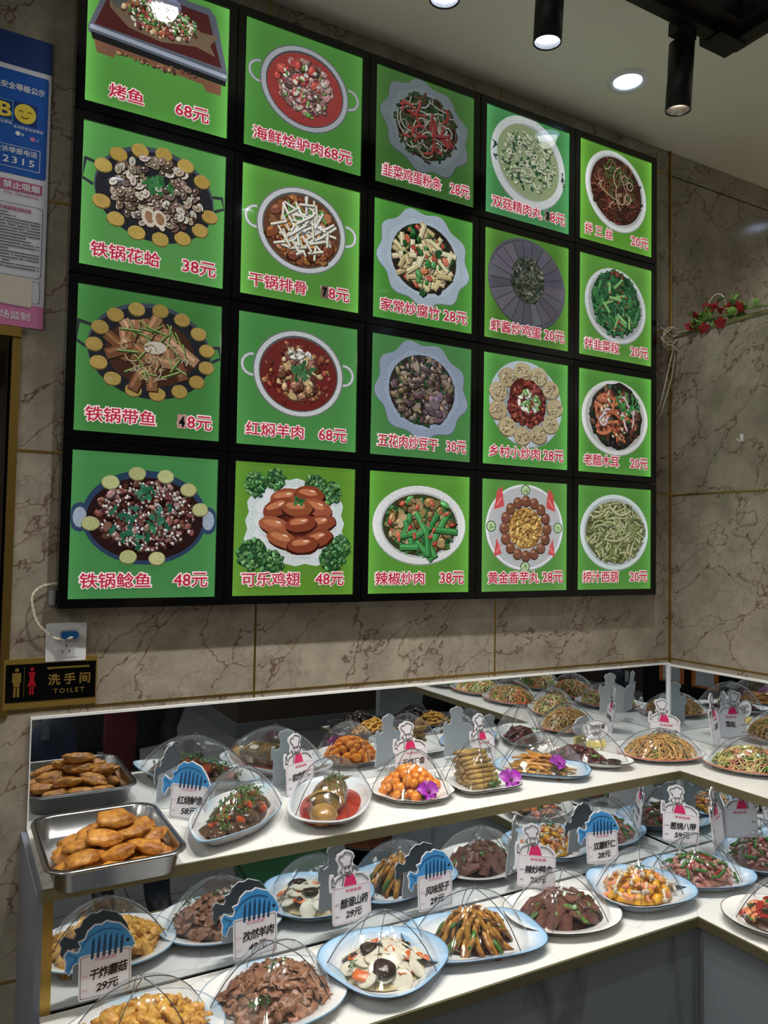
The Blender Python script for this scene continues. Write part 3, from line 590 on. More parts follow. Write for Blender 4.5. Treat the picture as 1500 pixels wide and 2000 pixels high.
for (c, r_, nm, pr, fn, (amb, edge, _), green, patch) in MENU:
    loc = (PW * (c + .5), 0, MZ + PHH * (3 - r_ + .5))
    p = empty('menu_light_box', 'lit green menu box showing ' + NAMES[c][r_], 'menu sign', loc, (0, R(jr.uniform(-.25, .25)), 0), 'grid of green menu light boxes')
    link('frame', box_me, p)
    root_y = -0.0462
    bg = MB(); 
    for i in range(4):
        for j in range(4):
            x0, x1, z0, z1 = -.168 + .084 * i, -.084 + .084 * i, -.168 + .084 * j, -.084 + .084 * j
            bg.add([(x0, root_y, z0), (x1, root_y, z0), (x1, root_y, z1), (x0, root_y, z1)], [(0, 1, 2, 3)], lin(green))
    o = bg.build('green_print', PRINT, p); o.color = (amb * .84, edge, 0, 1)
    P = Painter(c * 10 + r_); fn(P)
    for v in P.mb.v: v.y += root_y
    # keep the picture inside the print
    for v in P.mb.v: v.x = max(-.167, min(.167, v.x)); v.z = max(-.167, min(.167, v.z))
    o = P.mb.build('dish_picture', PRINT_PIC, p); o.color = (amb * .86, edge * .6, 0, 1)
    n = len(nm); wn = min(.042 * n, .205 if n > 4 else .165); 
    if ' ' in nm: wn = .130
    h = .041 if c < 2 else .043
    xn = -.148 + wn / 2 + (0.03 if (c, r_) == (0, 0) else 0); zt = -.127
    text(nm, xn, zt, wn, h, root_y - .0035, T_OUT, p, 0.075, name='lettering_outline'); text(nm, xn, zt, wn * .955, h * .86, root_y - .0042, T_RED, p, 0.016)
    wp = .088; xp = .152 - wp / 2 - (.028 if (c, r_) == (0, 0) else 0) - (.010 if c == 1 else 0)
    if n > 5: xp = .155 - .037; wp = .074
    text(pr, xp, zt, wp, h, root_y - .0035, T_OUT, p, 0.075, name='lettering_outline'); text(pr, xp, zt, wp * .94, h * .86, root_y - .0042, T_RED, p, 0.016)
    if patch:
        xx = xp - wp * .37
        MB().flat([(xx - .011, zt - .017), (xx + .011, zt - .017), (xx + .011, zt + .017), (xx - .011, zt + .017)], root_y - .0050, None).build('price_patch', mat('grey_patch', (120, 120, 104), .4) if patch == '3' else mat('pink_patch', (190, 150, 146), .4), p)
        text(patch, xx, zt, .014, .026, root_y - .0056, T_BLK, p, 0.05)

# ------------------------------------------------------------------ notice poster, toilet sign, socket, cables
def rr(x0, z0, x1, z1, r=0.005, n=4):
    pts = []
    for cx, cz, a in ((x1 - r, z1 - r, 0), (x0 + r, z1 - r, 90), (x0 + r, z0 + r, 180), (x1 - r, z0 + r, 270)):
        for i in range(n + 1):
            t = R(a + 90 * i / n); pts.append((cx + r * math.cos(t), cz + r * math.sin(t)))
    return pts[::-1]
def outline(mb, pts, w, y):
    n = len(pts); cx = sum(p[0] for p in pts) / n; cz = sum(p[1] for p in pts) / n
    ins = []
    for (x, z) in pts:
        dx, dz = x - cx, z - cz; ins.append((x - math.copysign(min(w, abs(dx)), dx), z - math.copysign(min(w, abs(dz)), dz)))
    for i in range(n):
        j = (i + 1) % n; mb.flat([pts[i], pts[j], ins[j], ins[i]], y)
    return mb
NAVY = mat('poster_navy', (22, 52, 112), .35); BLUE = mat('poster_blue', (24, 84, 170), .35); PINK = mat('poster_pink', (206, 120, 168), .4); PAPER = mat('poster_paper', (206, 208, 220), .4)
DPINK = mat('poster_dark_pink', (178, 92, 128), .4); WINK = mat('white_ink', (228, 234, 240), .4); YEL = mat('smile_yellow', (226, 204, 70), .4); INK2 = mat('small_print', (60, 62, 80), .5)
po = empty('notice_poster', 'tall blue and pink food safety notice poster at the left edge', 'poster', (0, 0, 0))
MB().box((-.56, -0.004, 2.075), (-.044, 0.0, 2.742)).build('board', PAPER, po)
q = lambda pts, y, m, nm: MB().flat(pts, y).build(nm, m, po)
q([(-.56, 2.667), (-.044, 2.667), (-.044, 2.742), (-.56, 2.742)], -.0046, NAVY, 'header_band')
q(rr(-.55, 2.418, -.0495, 2.655, .006), -.0046, BLUE, 'blue_panel')
q([(-.56, 2.075), (-.044, 2.075), (-.044, 2.126), (-.56, 2.126)], -.0046, PINK, 'footer_band')
q([(-.142, 2.381), (-.056, 2.381), (-.056, 2.405), (-.142, 2.405)][:], -.0048, DPINK, 'red_label')
text('食品安全等级公示', -.118, 2.619, .122, .0165, -.0052, WINK, po, .02)
text('B', -.138, 2.561, .028, .034, -.0052, YEL, po, .03)
q([(-.16, 2.538), (-.122, 2.538), (-.122, 2.584), (-.16, 2.584)], -.0048, NAVY, 'grade_card')
m_ = MB(); outline(m_, [(-.16, 2.538), (-.122, 2.538), (-.122, 2.584), (-.16, 2.584)], .0014, -.005); m_.build('card_edge', mat('light_blue', (90, 170, 220), .4), po)
q([(-.12, 2.536), (-.071, 2.536), (-.071, 2.586), (-.12, 2.586)], -.0048, NAVY, 'smile_card')
cir = lambda cx, cz, r, n=28: [(cx + r * math.cos(-2 * PI * i / n), cz + r * math.sin(-2 * PI * i / n)) for i in range(n)]
q(cir(-.0965, 2.561, .0225), -.0052, YEL, 'smiley_face')
m_ = MB()
for cx in (-.105, -.087): m_.tube([(cx + .005 * math.cos(t), -.0056, 2.5635 + .003 * math.sin(t)) for t in (0.2, .9, 1.57, 2.2, 2.9)], .0007, 5)
m_.tube([(-.0965 + .008 * math.cos(t), -.0056, 2.556 + .005 * math.sin(t)) for t in (3.4, 3.9, 4.4, 4.9, 5.4, 6.0)], .0008, 5); m_.build('smile_lines', T_BLK, po)
text('综合等级', -.138, 2.533, .03, .0075, -.0052, WINK, po); text('本次检查动态等级', -.089, 2.5275, .062, .0075, -.0052, WINK, po)
q(cir(-.110, 2.513, .0052, 18), -.0052, WINK, 'small_smiley'); text('B', -.1, 2.512, .005, .006, -.0052, WINK, po); q(cir(-.0795, 2.507, .0052, 18), -.0052, PINK, 'small_smiley'); text('C', -.069, 2.506, .005, .006, -.0052, WINK, po)
m_ = MB(); outline(m_, [(-.23, 2.433), (-.0625, 2.433), (-.0625, 2.4835), (-.23, 2.4835)], .001, -.005); m_.build('hotline_box', WINK, po)
text('投诉举报电话', -.113, 2.472, .088, .014, -.0052, WINK, po, .01); text('12315', -.113, 2.450, .078, .0155, -.0052, WINK, po, .01, sp=1.25)
text('禁止吸烟', -.099, 2.393, .076, .017, -.0054, WINK, po, .02); text('No Smoking', -.098, 2.374, .070, .008, -.0052, DPINK, po, .015, sp=1.1)
m_ = MB(); outline(m_, rr(-.23, 2.188, -.052, 2.352, .01), .001, -.005); outline(m_, rr(-.23, 2.131, -.053, 2.182, .007), .001, -.005); m_.build('text_frame', INK2, po)
text('从业人员健康管理制度', -.125, 2.340, .098, .0095, -.0052, DPINK, po, .02)
m_ = MB(); q_ = random.Random(8); z = 2.328
while z > 2.2:
    x = -.2; e = -.058 - (q_.random() < .3) * q_.uniform(.01, .07)
    while x < e:
        w_ = .0032; m_.flat([(x, z), (x + w_ * q_.uniform(.6, .95), z), (x + w_ * .8, z + .0028), (x, z + .0028)], -.005); x += w_ + (q_.random() < .08) * .003
    z -= .0068
m_.build('small_print', INK2, po)['kind'] = 'stuff'
q([(-.2, 2.126), (-.07, 2.12), (-.07, 2.186), (-.2, 2.188)], -.006, mat('cream_card', (204, 198, 184), .5), 'covering_card')
text('市场监制', -.113, 2.099, .082, .0185, -.0052, WINK, po, .01)

SIGNK = mat('sign_black', (7, 7, 8), .12); SGOLD = mat('sign_gold', (170, 140, 70), .3, .6); SRED = mat('sign_dark_red', (150, 20, 34), .3)
ts = empty('toilet_sign', 'black and gold toilet sign with man, woman and arrow under the socket', 'sign', (0, 0, 0))
MB().box((-.098, -.006, 1.222), (.097, 0, 1.332)).build('plate', SGOLD, ts)
MB().box((-.094, -.0072, 1.2375), (.094, -.006, 1.3205)).build('black_face', SIGNK, ts)
def pict(x, m, woman):
    b = MB(); y = -.0078
    b.flat(cir(x, 1.3085, .0042, 16), y)
    if woman: b.flat([(x - .007, 1.302), (x + .007, 1.302), (x + .004, 1.286), (x + .0095, 1.270), (x - .0095, 1.270), (x - .004, 1.286)][::-1], y); lg = .0022
    else: b.flat([(x - .009, 1.302), (x + .009, 1.302), (x + .009, 1.281), (x + .0065, 1.281), (x + .0062, 1.27), (x - .0062, 1.27), (x - .0065, 1.281), (x - .009, 1.281)][::-1], y); lg = .003
    for s_ in (-1, 1): b.flat([(x + s_ * lg * 1.2 - lg * .8, 1.252 if woman else 1.249), (x + s_ * lg * 1.2 + lg * .8, 1.252 if woman else 1.249), (x + s_ * lg * 1.2 + lg * .8, 1.272), (x + s_ * lg * 1.2 - lg * .8, 1.272)], y)
    b.build('woman_pictogram' if woman else 'man_pictogram', m, ts)
pict(-.072, SGOLD, False); pict(-.041, SRED, True)
MB().box((-.0572, -.0076, 1.25), (-.0566, -.007, 1.314)).build('divider', SGOLD, ts)
MB().flat([(-.012, 1.3085), (-.004, 1.3045), (-.004, 1.307), (.08, 1.307), (.08, 1.311), (-.004, 1.311), (-.004, 1.3125)], -.0078).build('arrow', SGOLD, ts)
text('洗手间', .037, 1.2825, .090, .0255, -.0078, SGOLD, ts, .02, sp=1.45); text('TOILET', .037, 1.2565, .066, .0105, -.0078, SGOLD, ts, .015, sp=1.4)

so = empty('wall_socket', 'white square wall socket with a blue plug taped in', 'socket', (.028, 0, 1.366))
MB().prism(rr(-.043, -.043, .043, .043, .003), -.008, 0).build('faceplate', mat('socket_white', (222, 224, 228), .25), so)
MB().prism(rr(-.025, -.034, .025, .031, .002), -.0092, -.008).build('socket_insert', mat('socket_white2', (212, 215, 220), .3), so)
b = MB()
for (x, z, a) in ((0, -.008, 0), (-.0075, -.021, .45), (.0075, -.021, -.45)):
    M = Matrix.Translation((x, 0, z)) @ Matrix.Rotation(-a, 4, 'Y'); b.box((-.0009, -.0096, -.0035), (.0009, -.009, .0035), M)
b.build('socket_slots', T_BLK, so)
pg = MB().prism(rr(-.0185, -.008, .0185, .009, .007), -.034, -.009).build('blue_plug', mat('plug_blue', (22, 66, 110), .2), None); pg.location = (.032, 0, 1.3835); tag(pg, 'dark blue oval plug pushed into the white wall socket', 'plug')
TAPE = bpy.data.materials.new('clear_film'); TAPE.use_nodes = True
def film_nodes(m, haze=0.03, rough=0.03, ior=1.45):
    N = m.node_tree.nodes; L = m.node_tree.links; N.clear()
    o = N.new('ShaderNodeOutputMaterial'); t = N.new('ShaderNodeBsdfTransparent'); t.inputs[0].default_value = (.975, .98, .985, 1); g = N.new('ShaderNodeBsdfGlossy'); g.inputs['Roughness'].default_value = rough
    lw = N.new('ShaderNodeLayerWeight'); lw.inputs['Blend'].default_value = .5; pw = N.new('ShaderNodeMath'); pw.operation = 'POWER'; pw.inputs[1].default_value = 3.5; L.new(lw.outputs['Facing'], pw.inputs[0])
    fz = N.new('ShaderNodeMapRange'); fz.inputs[3].default_value = .08; fz.inputs[4].default_value = .55; L.new(pw.outputs[0], fz.inputs[0]); mx = N.new('ShaderNodeMixShader'); L.new(fz.outputs[0], mx.inputs[0]); L.new(t.outputs[0], mx.inputs[1]); L.new(g.outputs[0], mx.inputs[2])
    d = N.new('ShaderNodeBsdfDiffuse'); d.inputs[0].default_value = (.9, .92, .95, 1); m2 = N.new('ShaderNodeMixShader'); m2.inputs[0].default_value = haze
    L.new(mx.outputs[0], m2.inputs[1]); L.new(d.outputs[0], m2.inputs[2]); L.new(m2.outputs[0], o.inputs[0])
    geo = N.new('ShaderNodeTexCoord'); nz = N.new('ShaderNodeTexNoise'); nz.inputs['Scale'].default_value = 28; bp = N.new('ShaderNodeBump'); bp.inputs['Strength'].default_value = .25; bp.inputs['Distance'].default_value = .004
    L.new(geo.outputs['Object'], nz.inputs['Vector']); L.new(nz.outputs['Fac'], bp.inputs['Height']); L.new(bp.outputs[0], g.inputs['Normal'])
film_nodes(TAPE)
CORD = mat('cream_cord', (214, 206, 186), .5)
def bez(pts, n=10):       # Catmull-Rom through points
    P_ = [Vector(p) for p in pts]; P_ = [P_[0] * 2 - P_[1]] + P_ + [P_[-1] * 2 - P_[-2]]; out = []
    for i in range(1, len(P_) - 2):
        for k in range(n):
            t = k / n; a, b_, c_, d_ = P_[i - 1:i + 3]
            out.append(0.5 * ((2 * b_) + (c_ - a) * t + (2 * a - 5 * b_ + 4 * c_ - d_) * t * t + (3 * b_ - a - 3 * c_ + d_) * t ** 3))
    out.append(P_[-2]); return out
def twisted(name, pts, label, r=.0016, pitch=5, single=False):
    path = bez(pts, 14); b = MB()
    if single: b.tube(path, r, 6)
    else:
        for ph in (0, PI):
            q_ = []
            for i, p in enumerate(path):
                a = i / pitch * PI + ph; q_.append(p + Vector((math.cos(a), 0.3 * math.sin(a), math.sin(a))) * r)
            b.tube(q_, r, 6)
    return tag(b.build(name, CORD, None, True), label, 'cable')
twisted('twisted_cable', [(.02, -.02, 1.50), (-.002, -.012, 1.4985), (-.03, -.015, 1.492), (-.047, -.02, 1.472), (-.044, -.022, 1.44), (-.034, -.022, 1.412), (-.014, -.02, 1.39), (.004, -.022, 1.377), (.022, -.03, 1.3755), (.036, -.036, 1.3795)], 'cream twisted cable looping from the menu boxes to the blue plug')
MB2 = MB().box((-.014, -.03, 1.452), (-.001, 0, 1.484)); tag(MB2.build('junction_box', mat('grey_plastic', (120, 122, 124), .4)), 'small grey junction box beside the lowest left menu box', 'junction box')
wr = MB(); q_ = random.Random(4)
loop = []
for i in range(46):
    a = i * .62; rr_ = .03 + .012 * math.sin(i * 1.3); loop.append((2.005 + (rr_ + .01) * math.cos(a) + .01 * math.sin(i * .4), -.03 - .01 * math.sin(i), 2.345 + rr_ * math.sin(a) - .02 * math.cos(i * .3)))
wr.tube(bez(loop, 5), .0019, 5)
wr.tube(bez([(1.955, -.02, 2.385), (1.975, -.03, 2.372), (2.0, -.03, 2.36), (2.03, -.035, 2.372), (2.06, -.03, 2.382), (2.1, -.03, 2.392)], 8), .0018, 5)
wr.tube(bez([(2.02, -.03, 2.32), (2.013, -.028, 2.25), (1.995, -.022, 2.17), (1.95, -.018, 2.06), (1.89, -.02, 1.98)], 8), .0018, 5)
for ph in (0, PI):
    pp = bez([(2.01, -.032, 2.325), (1.993, -.03, 2.26), (1.97, -.025, 2.17), (1.95, -.02, 2.10), (1.90, -.02, 2.03)], 14)
    wr.tube([p + Vector((math.cos(i / 4 * PI + ph), 0, math.sin(i / 4 * PI + ph))) * .0018 for i, p in enumerate(pp)], .0016, 5)
tag(wr.build('cable_bundle', CORD, None, True), 'tangled bundle of cream cables hanging from the ledge corner', 'cable')
db = empty('led_driver', 'grey metal power supply box lying on the block ledge', 'power supply', (2.075, -.16, 2.367), (0, 0, 0))
MB().box((0, 0, 0), (.05, .11, .038)).build('case', mat('driver_grey', (96, 104, 104), .35, .6), db); MB().box((-.001, .03, .012), (0, .07, .03)).build('label_plate', mat('label_grey', (168, 174, 176), .5), db)
hk = empty('wall_hook', 'small white adhesive hook on the right stone block', 'hook', (XR, -.291, 1.955)); hm = mat('hook_white', (230, 232, 235), .3)
MB().box((-.003, -.006, 0), (0, .006, .024)).build('plate', hm, hk); MB().tube([(-.002, 0, .004), (-.009, .002, .001), (-.012, .006, .003), (-.012, .01, .009)], .0022, 6).build('prong', hm, hk)
# artificial vine on the ledge
GLEAF = mat('plastic_leaf_green', (120, 170, 80), .4, rnd=.3); RROSE = mat('plastic_rose_red', (150, 20, 32), .45, rnd=.2)
vn = empty('artificial_rose_vine', 'plastic vine of green leaves and small red roses on the ledge', 'artificial flowers', (XR, -.2, 2.37))
b = MB(); b.tube(bez([(0, .13, -.01), (-.004, .08, .01), (.01, .02, .02), (-.01, -.04, .012), (.0, -.1, .02), (-.003, -.2, .008), (-.002, -.34, .006)], 8), .003, 6)
b.build('stem', GLEAF, vn, True); b = MB(); b.tube([( -.006, .0 + .035 * math.cos(t), .045 + .05 * math.sin(t)) for t in [k * .35 for k in range(10)]], .0022, 6); b.build('white_tie', CORD, vn, True)
lf = MB()
for s_ in (-1, 1):
    lf.add([(0, 0, 0), (.010, s_ * .010, .003), (.022, s_ * .009, .001), (.029, 0, -.003), (.016, 0, 0)], [(0, 1, 2, 3, 4) if s_ < 0 else (4, 3, 2, 1, 0)])
lfm = lf.mesh('leaf', GLEAF)
ro = MB()
for k in range(5):
    M = Matrix.Rotation(k * 1.257, 4, 'Z') @ Matrix.Rotation(.5, 4, 'Y'); ro.add([(0, 0, 0), (.006, .006, .003), (.013, .004, .009), (.013, -.004, .009), (.006, -.006, .003)], [(0, 1, 2, 3, 4)], None, M)
ro.lathe([(.001, 0), (.006, .004), (.0055, .01), (.002, .012)], 8); rom = ro.mesh('rose', RROSE)
q_ = random.Random(6)
for k in range(44):
    y = .09 - .22 * q_.random() ** 1.1; h = math.exp(-((y - .0) / .08) ** 2)
    link('leaf', lfm, vn, (q_.uniform(-.018, .02), y, q_.uniform(-.02, .045) * (.3 + h) + .008), (q_.uniform(-1.5, 1.5), q_.uniform(-1.6, .4), q_.uniform(0, 6.3)), q_.uniform(1.0, 1.6))
for (y, z) in ((.1, .008), (.085, .04), (.03, .055), (.0, .05), (-.012, .035), (-.055, .03), (.045, -.012), (-.02, -.01), (-.09, .026)):
    link('rose', rom, vn, (-.014, y, z), (0, -1.1, q_.uniform(0, 6)), 1.35)

# ------------------------------------------------------------------ food pieces (a few shared meshes per kind)
def fmat(name, col, var=None, rough=.28, vs=60, rnd=.18, bump=.25, bs=120, spec=.55): return mat(name, col, rough, 0, spec, var or tuple(c * .7 for c in col), vs, bump, bs, rnd)
def v_lump(n, m, sx, sy, sz, amp=.25, sub=2, seed=0, f=1.6):
    out = []
    for k in range(n):
        bm = bmesh.new(); bmesh.ops.create_icosphere(bm, subdivisions=sub, radius=1)
        o = Vector((seed + k * 7.3, k * 3.1, 1.7))
        for v in bm.verts:
            d = noise.noise(v.co * f + o) * amp + noise.noise(v.co * f * 2.7 + o) * amp * .4
            v.co = v.co * (1 + d); v.co = Vector((v.co.x * sx, v.co.y * sy, v.co.z * sz))
        me = bpy.data.meshes.new('piece'); bm.to_mesh(me); bm.free(); me.materials.append(m); me.polygons.foreach_set('use_smooth', [True] * len(me.polygons)); out.append(me)
    return out
def v_slab(n, m, l, w, t, curl=.5, seed=0, nx=5, ny=3, rag=.15):
    out = []; r = random.Random(seed)
    for k in range(n):
        b = MB(); o = Vector((seed * 3.3 + k * 5.1, 2.2, k)); vs = []; c1 = r.uniform(-curl, curl); c2 = r.uniform(-curl, curl) * .6; edge = [1 + r.uniform(-rag, rag) for _ in range(40)]
        for s_ in (1, -1):
            for j in range(ny + 1):
                for i in range(nx + 1):
                    u = i / nx * 2 - 1; v = j / ny * 2 - 1; e = 1.0 - .25 * u * u * v * v
                    x = u * l / 2 * e * edge[j]; y = v * w / 2 * e * edge[20 + i]
                    z = c1 * u * u * l * .5 + c2 * v * v * w * .6 + noise.noise(Vector((u * 1.5, v * 1.5, 0)) + o) * t * 2.2
                    tt = t * (.15 if i in (0, nx) or j in (0, ny) else .5)
                    vs.append((x, y, z + s_ * tt))
        fs = []; st = (nx + 1) * (ny + 1); I = lambda i, j, s_: s_ * st + j * (nx + 1) + i
        for j in range(ny):
            for i in range(nx):
                fs.append((I(i, j, 0), I(i + 1, j, 0), I(i + 1, j + 1, 0), I(i, j + 1, 0))); fs.append((I(i, j, 1), I(i, j + 1, 1), I(i + 1, j + 1, 1), I(i + 1, j, 1)))
        for i in range(nx): fs.append((I(i, 0, 1), I(i + 1, 0, 1), I(i + 1, 0, 0), I(i, 0, 0))); fs.append((I(i, ny, 0), I(i + 1, ny, 0), I(i + 1, ny, 1), I(i, ny, 1)))
        for j in range(ny): fs.append((I(0, j, 0), I(0, j + 1, 0), I(0, j + 1, 1), I(0, j, 1))); fs.append((I(nx, j, 1), I(nx, j + 1, 1), I(nx, j + 1, 0), I(nx, j, 0)))
        b.add(vs, fs); out.append(b.mesh('piece', m, True))
    return out
def v_strip(n, m, l, r_, bend=.25, taper=(.55, .9, 1, .95, .8, .45), flat=.7, seed=0, sides=6, rag=.1):
    out = []; q_ = random.Random(seed)
    for k in range(n):
        bx, by = q_.uniform(-bend, bend), q_.uniform(-bend, bend); N_ = len(taper); pts = []
        for i in range(N_):
            u = i / (N_ - 1) * 2 - 1; pts.append((u * l / 2, by * l * (u * u - .5) + q_.uniform(-rag, rag) * r_, bx * l * .5 * (u * u - .5)))
        out.append(MB().tube(pts, r_, sides, taper=[t * q_.uniform(1 - rag, 1 + rag) for t in taper], flat=flat).mesh('piece', m, True))
    return out
def v_disc(n, m, r_, t, seed=0, oval=.8):
    out = []; q_ = random.Random(seed)
    for k in range(n):
        a = q_.uniform(oval, 1); fn = lambda th: (math.cos(th), a * math.sin(th))
        out.append(MB().lathe([(0, t * .5), (r_ * .8, t * .5), (r_, t * .25), (r_, -t * .25), (r_ * .8, -t * .5), (0, -t * .5)], 14, None, fn).mesh('piece', m, True))
    return out
def v_mush(n, m, r_, h, seed=0):
    out = []; q_ = random.Random(seed)
    for k in range(n):
        b = MB(); l = h * q_.uniform(.7, 1.3); b.lathe([(0, l + r_ * .7), (r_ * .6, l + r_ * .5), (r_, l), (r_ * .8, l - r_ * .3), (r_ * .35, l - r_ * .25), (r_ * .4, l * .4), (r_ * .5, 0), (0, 0)], 10)
        M = Matrix.Rotation(PI / 2 + q_.uniform(-.3, .3), 4, 'X') @ Matrix.Translation((0, 0, -l / 2)); b.v = [M @ v for v in b.v]; out.append(b.mesh('piece', m, True))
    return out
def v_shrimp(n, m, l, r_, seed=0):
    out = []; q_ = random.Random(seed)
    for k in range(n):
        pts = []; a0 = q_.uniform(2.6, 4.0)
        for i in range(9):
            t = a0 * i / 8; pts.append((l * .42 * math.cos(t), l * .42 * math.sin(t), 0))
        out.append(MB().tube(pts, r_, 8, taper=[.5, 1.05, 1.0, 1.0, .92, .85, .7, .5, .65], flat=.9).mesh('piece', m, True))
    return out
def v_block(n, m, l, w, t, seed=0):
    out = []; q_ = random.Random(seed)
    for k in range(n):
        bm = bmesh.new(); bmesh.ops.create_cube(bm, size=1)
        for v in bm.verts: v.co = Vector((v.co.x * l * q_.uniform(.92, 1.05), v.co.y * w * q_.uniform(.92, 1.05), v.co.z * t))
        bmesh.ops.bevel(bm, geom=bm.edges[:], offset=t * .13, segments=1, affect='EDGES')
        me = bpy.data.meshes.new('piece'); bm.to_mesh(me); bm.free(); me.materials.append(m); out.append(me)
    return out
def v_sprig(n, m, size, leaves=12, seed=0, flat=.5):
    out = []; q_ = random.Random(seed)
    for k in range(n):
        b = MB()
        for i in range(leaves):
            a = q_.uniform(0, 2 * PI); rr_ = size * math.sqrt(q_.random()) * .8; z = size * flat * q_.uniform(0, 1); s_ = size * q_.uniform(.25, .45)
            M = Matrix.Translation((rr_ * math.cos(a), rr_ * math.sin(a), z)) @ Euler((q_.uniform(-.9, .9), q_.uniform(-.9, .9), q_.uniform(0, 6.3))).to_matrix().to_4x4()
            b.add([(-s_ * .1, 0, 0), (s_ * .2, s_ * .35, s_ * .1), (s_ * .45, s_ * .2, 0), (s_ * .8, s_ * .4, -.05 * s_), (s_, 0, 0), (s_ * .8, -s_ * .4, -.05 * s_), (s_ * .45, -s_ * .2, 0), (s_ * .2, -s_ * .35, s_ * .1)], [tuple(range(8))], None, M)
            b.tube([(0, 0, 0), (rr_ * math.cos(a), rr_ * math.sin(a), z)], size * .025, 3)
        out.append(b.mesh('piece', m))
    return out
def noodle_mesh(m, rx, ry, h, n, ln, r_, seed, curl=.8, z0=0.0):
    q_ = random.Random(seed); b = MB()
    for _ in range(n):
        a = q_.uniform(0, 2 * PI); rr_ = math.sqrt(q_.random()) * .85; x, y = rr_ * math.cos(a), rr_ * math.sin(a); d = q_.uniform(0, 2 * PI); k = q_.uniform(-curl, curl); pts = []; lift = q_.uniform(-.1, .12) * h
        for i in range(8):
            f_ = max(0, 1 - (x * x + y * y)); pts.append((x * rx, y * ry, z0 + h * f_ ** .7 + lift + .05 * h * math.sin(i * 1.7 + a)))
            d += k + q_.uniform(-.2, .2); x += ln / 8 / rx * math.cos(d); y += ln / 8 / ry * math.sin(d)
            q2 = math.hypot(x, y)
            if q2 > 1.02: x /= q2 / 1.0; y /= q2 / 1.0; d += 1.2
        g_ = q_.uniform(.55, 1.15); b.tube(pts, r_, 5, caps=False, col=(g_, g_ * q_.uniform(.92, 1), g_ * q_.uniform(.8, 1), 1))
    return b.mesh('noodles', m, True)

def nmat(name, col):
    m = mat(name, col, .28); N = m.node_tree.nodes; at = N.new('ShaderNodeAttribute'); at.attribute_name = 'Col'; mx = N.new('ShaderNodeMix'); mx.data_type = 'RGBA'; mx.blend_type = 'MULTIPLY'; mx.inputs[0].default_value = 1
    mx.inputs[6].default_value = lin(col); m.node_tree.links.new(at.outputs['Color'], mx.inputs[7]); m.node_tree.links.new(mx.outputs[2], N['Principled BSDF'].inputs['Base Color']); return m
# plates
def plate_material(name, base, tint, line, lobes, ph=0, line_at=.975, amt=1.0):
    m = bpy.data.materials.new(name); m.use_nodes = True; N = m.node_tree.nodes; L = m.node_tree.links
    b = N['Principled BSDF']; b.inputs['Roughness'].default_value = .12; b.inputs['Coat Weight'].default_value = .3
    at = N.new('ShaderNodeAttribute'); at.attribute_name = 'Col'; L.new(at.outputs['Color'], b.inputs['Base Color'])
    m['glaze'] = [*base, *tint, *line, lobes, ph, line_at, amt]; return m
def superell(n, a=1.0, lob=0, amp=0, ph=0, tri=0):
    def fn(t):
        c, s_ = math.cos(t), math.sin(t); k = 1 / (abs(c) ** n + abs(s_) ** n) ** (1 / n)
        if lob: k *= 1 + amp * math.cos(lob * t + ph)
        if tri: k *= 1 + tri * math.cos(3 * t + ph)
        return (k * c, k * a * s_)
    return fn
def boat(point=.75, a=.5):
    def fn(t):
        c, s_ = math.cos(t), math.sin(t); x = c; y = s_ * a * (1 - .35 * abs(c) ** 3 * point)
        return (x * (1.0 + .08 * abs(c) ** 6), y)
    return fn
def plate(label, x, y, z, rot, rx, fn, m, depth=.022, group='serving plates of food'):
    prof = [(0.0, .006, 0), (.45, .006, 0), (.62, .007, 0), (.74, .013, .15), (.86, depth * .8, .6), (.94, depth * .93, .9), (.975, depth * .97, 1), (1.0, depth, 2), (1.0, depth - .003, 2), (.93, depth - .007, 1), (.75, .006, 0), (.6, .003, 0), (.58, 0, 0), (0.0, 0, 0)]
    g = list(m['glaze']); base, tint, line = lin(g[:3]), lin(g[3:6]), lin(g[6:9]); lobes, ph, la, amt = g[9:13]
    b = MB(); n = 60
    b.lathe([(r_, zz) for r_, zz, _ in prof], n, Matrix.Diagonal((rx, rx, 1, 1)), fn)
    cols = []
    for (r_, zz, w_) in prof:
        for k in range(n):
            t = 2 * PI * k / n
            if w_ >= 2: cols.append(line); continue
            f_ = w_ * amt * (max(0, math.cos(lobes * t + ph)) if lobes else 1); f_ = min(1, f_)
            cols.append(tuple(base[i] * (1 - f_) + tint[i] * f_ for i in range(4)))
    b.c = cols
    o = b.build('serving_plate', m, None, True); o.location = (x, y, z); o.rotation_euler = (0, 0, rot)
    return tag(o, label, 'plate', group)
PL_BLUE = plate_material('plate_blue_edge', (232, 233, 234), (110, 175, 222), (38, 50, 66), 0, amt=.8)
PL_BLUEP = plate_material('plate_blue_patch', (228, 228, 228), (132, 180, 212), (120, 160, 190), 4, .4, amt=.7)
PL_WHITE = plate_material('plate_black_line', (236, 236, 234), (236, 236, 234), (22, 24, 28), 0)
PL_PLAIN = plate_material('plate_plain', (232, 233, 234), (214, 224, 232), (214, 216, 220), 0)
PL_ORANGE = plate_material('plate_orange_line', (228, 230, 232), (196, 216, 226), (206, 104, 70), 0, amt=.6)

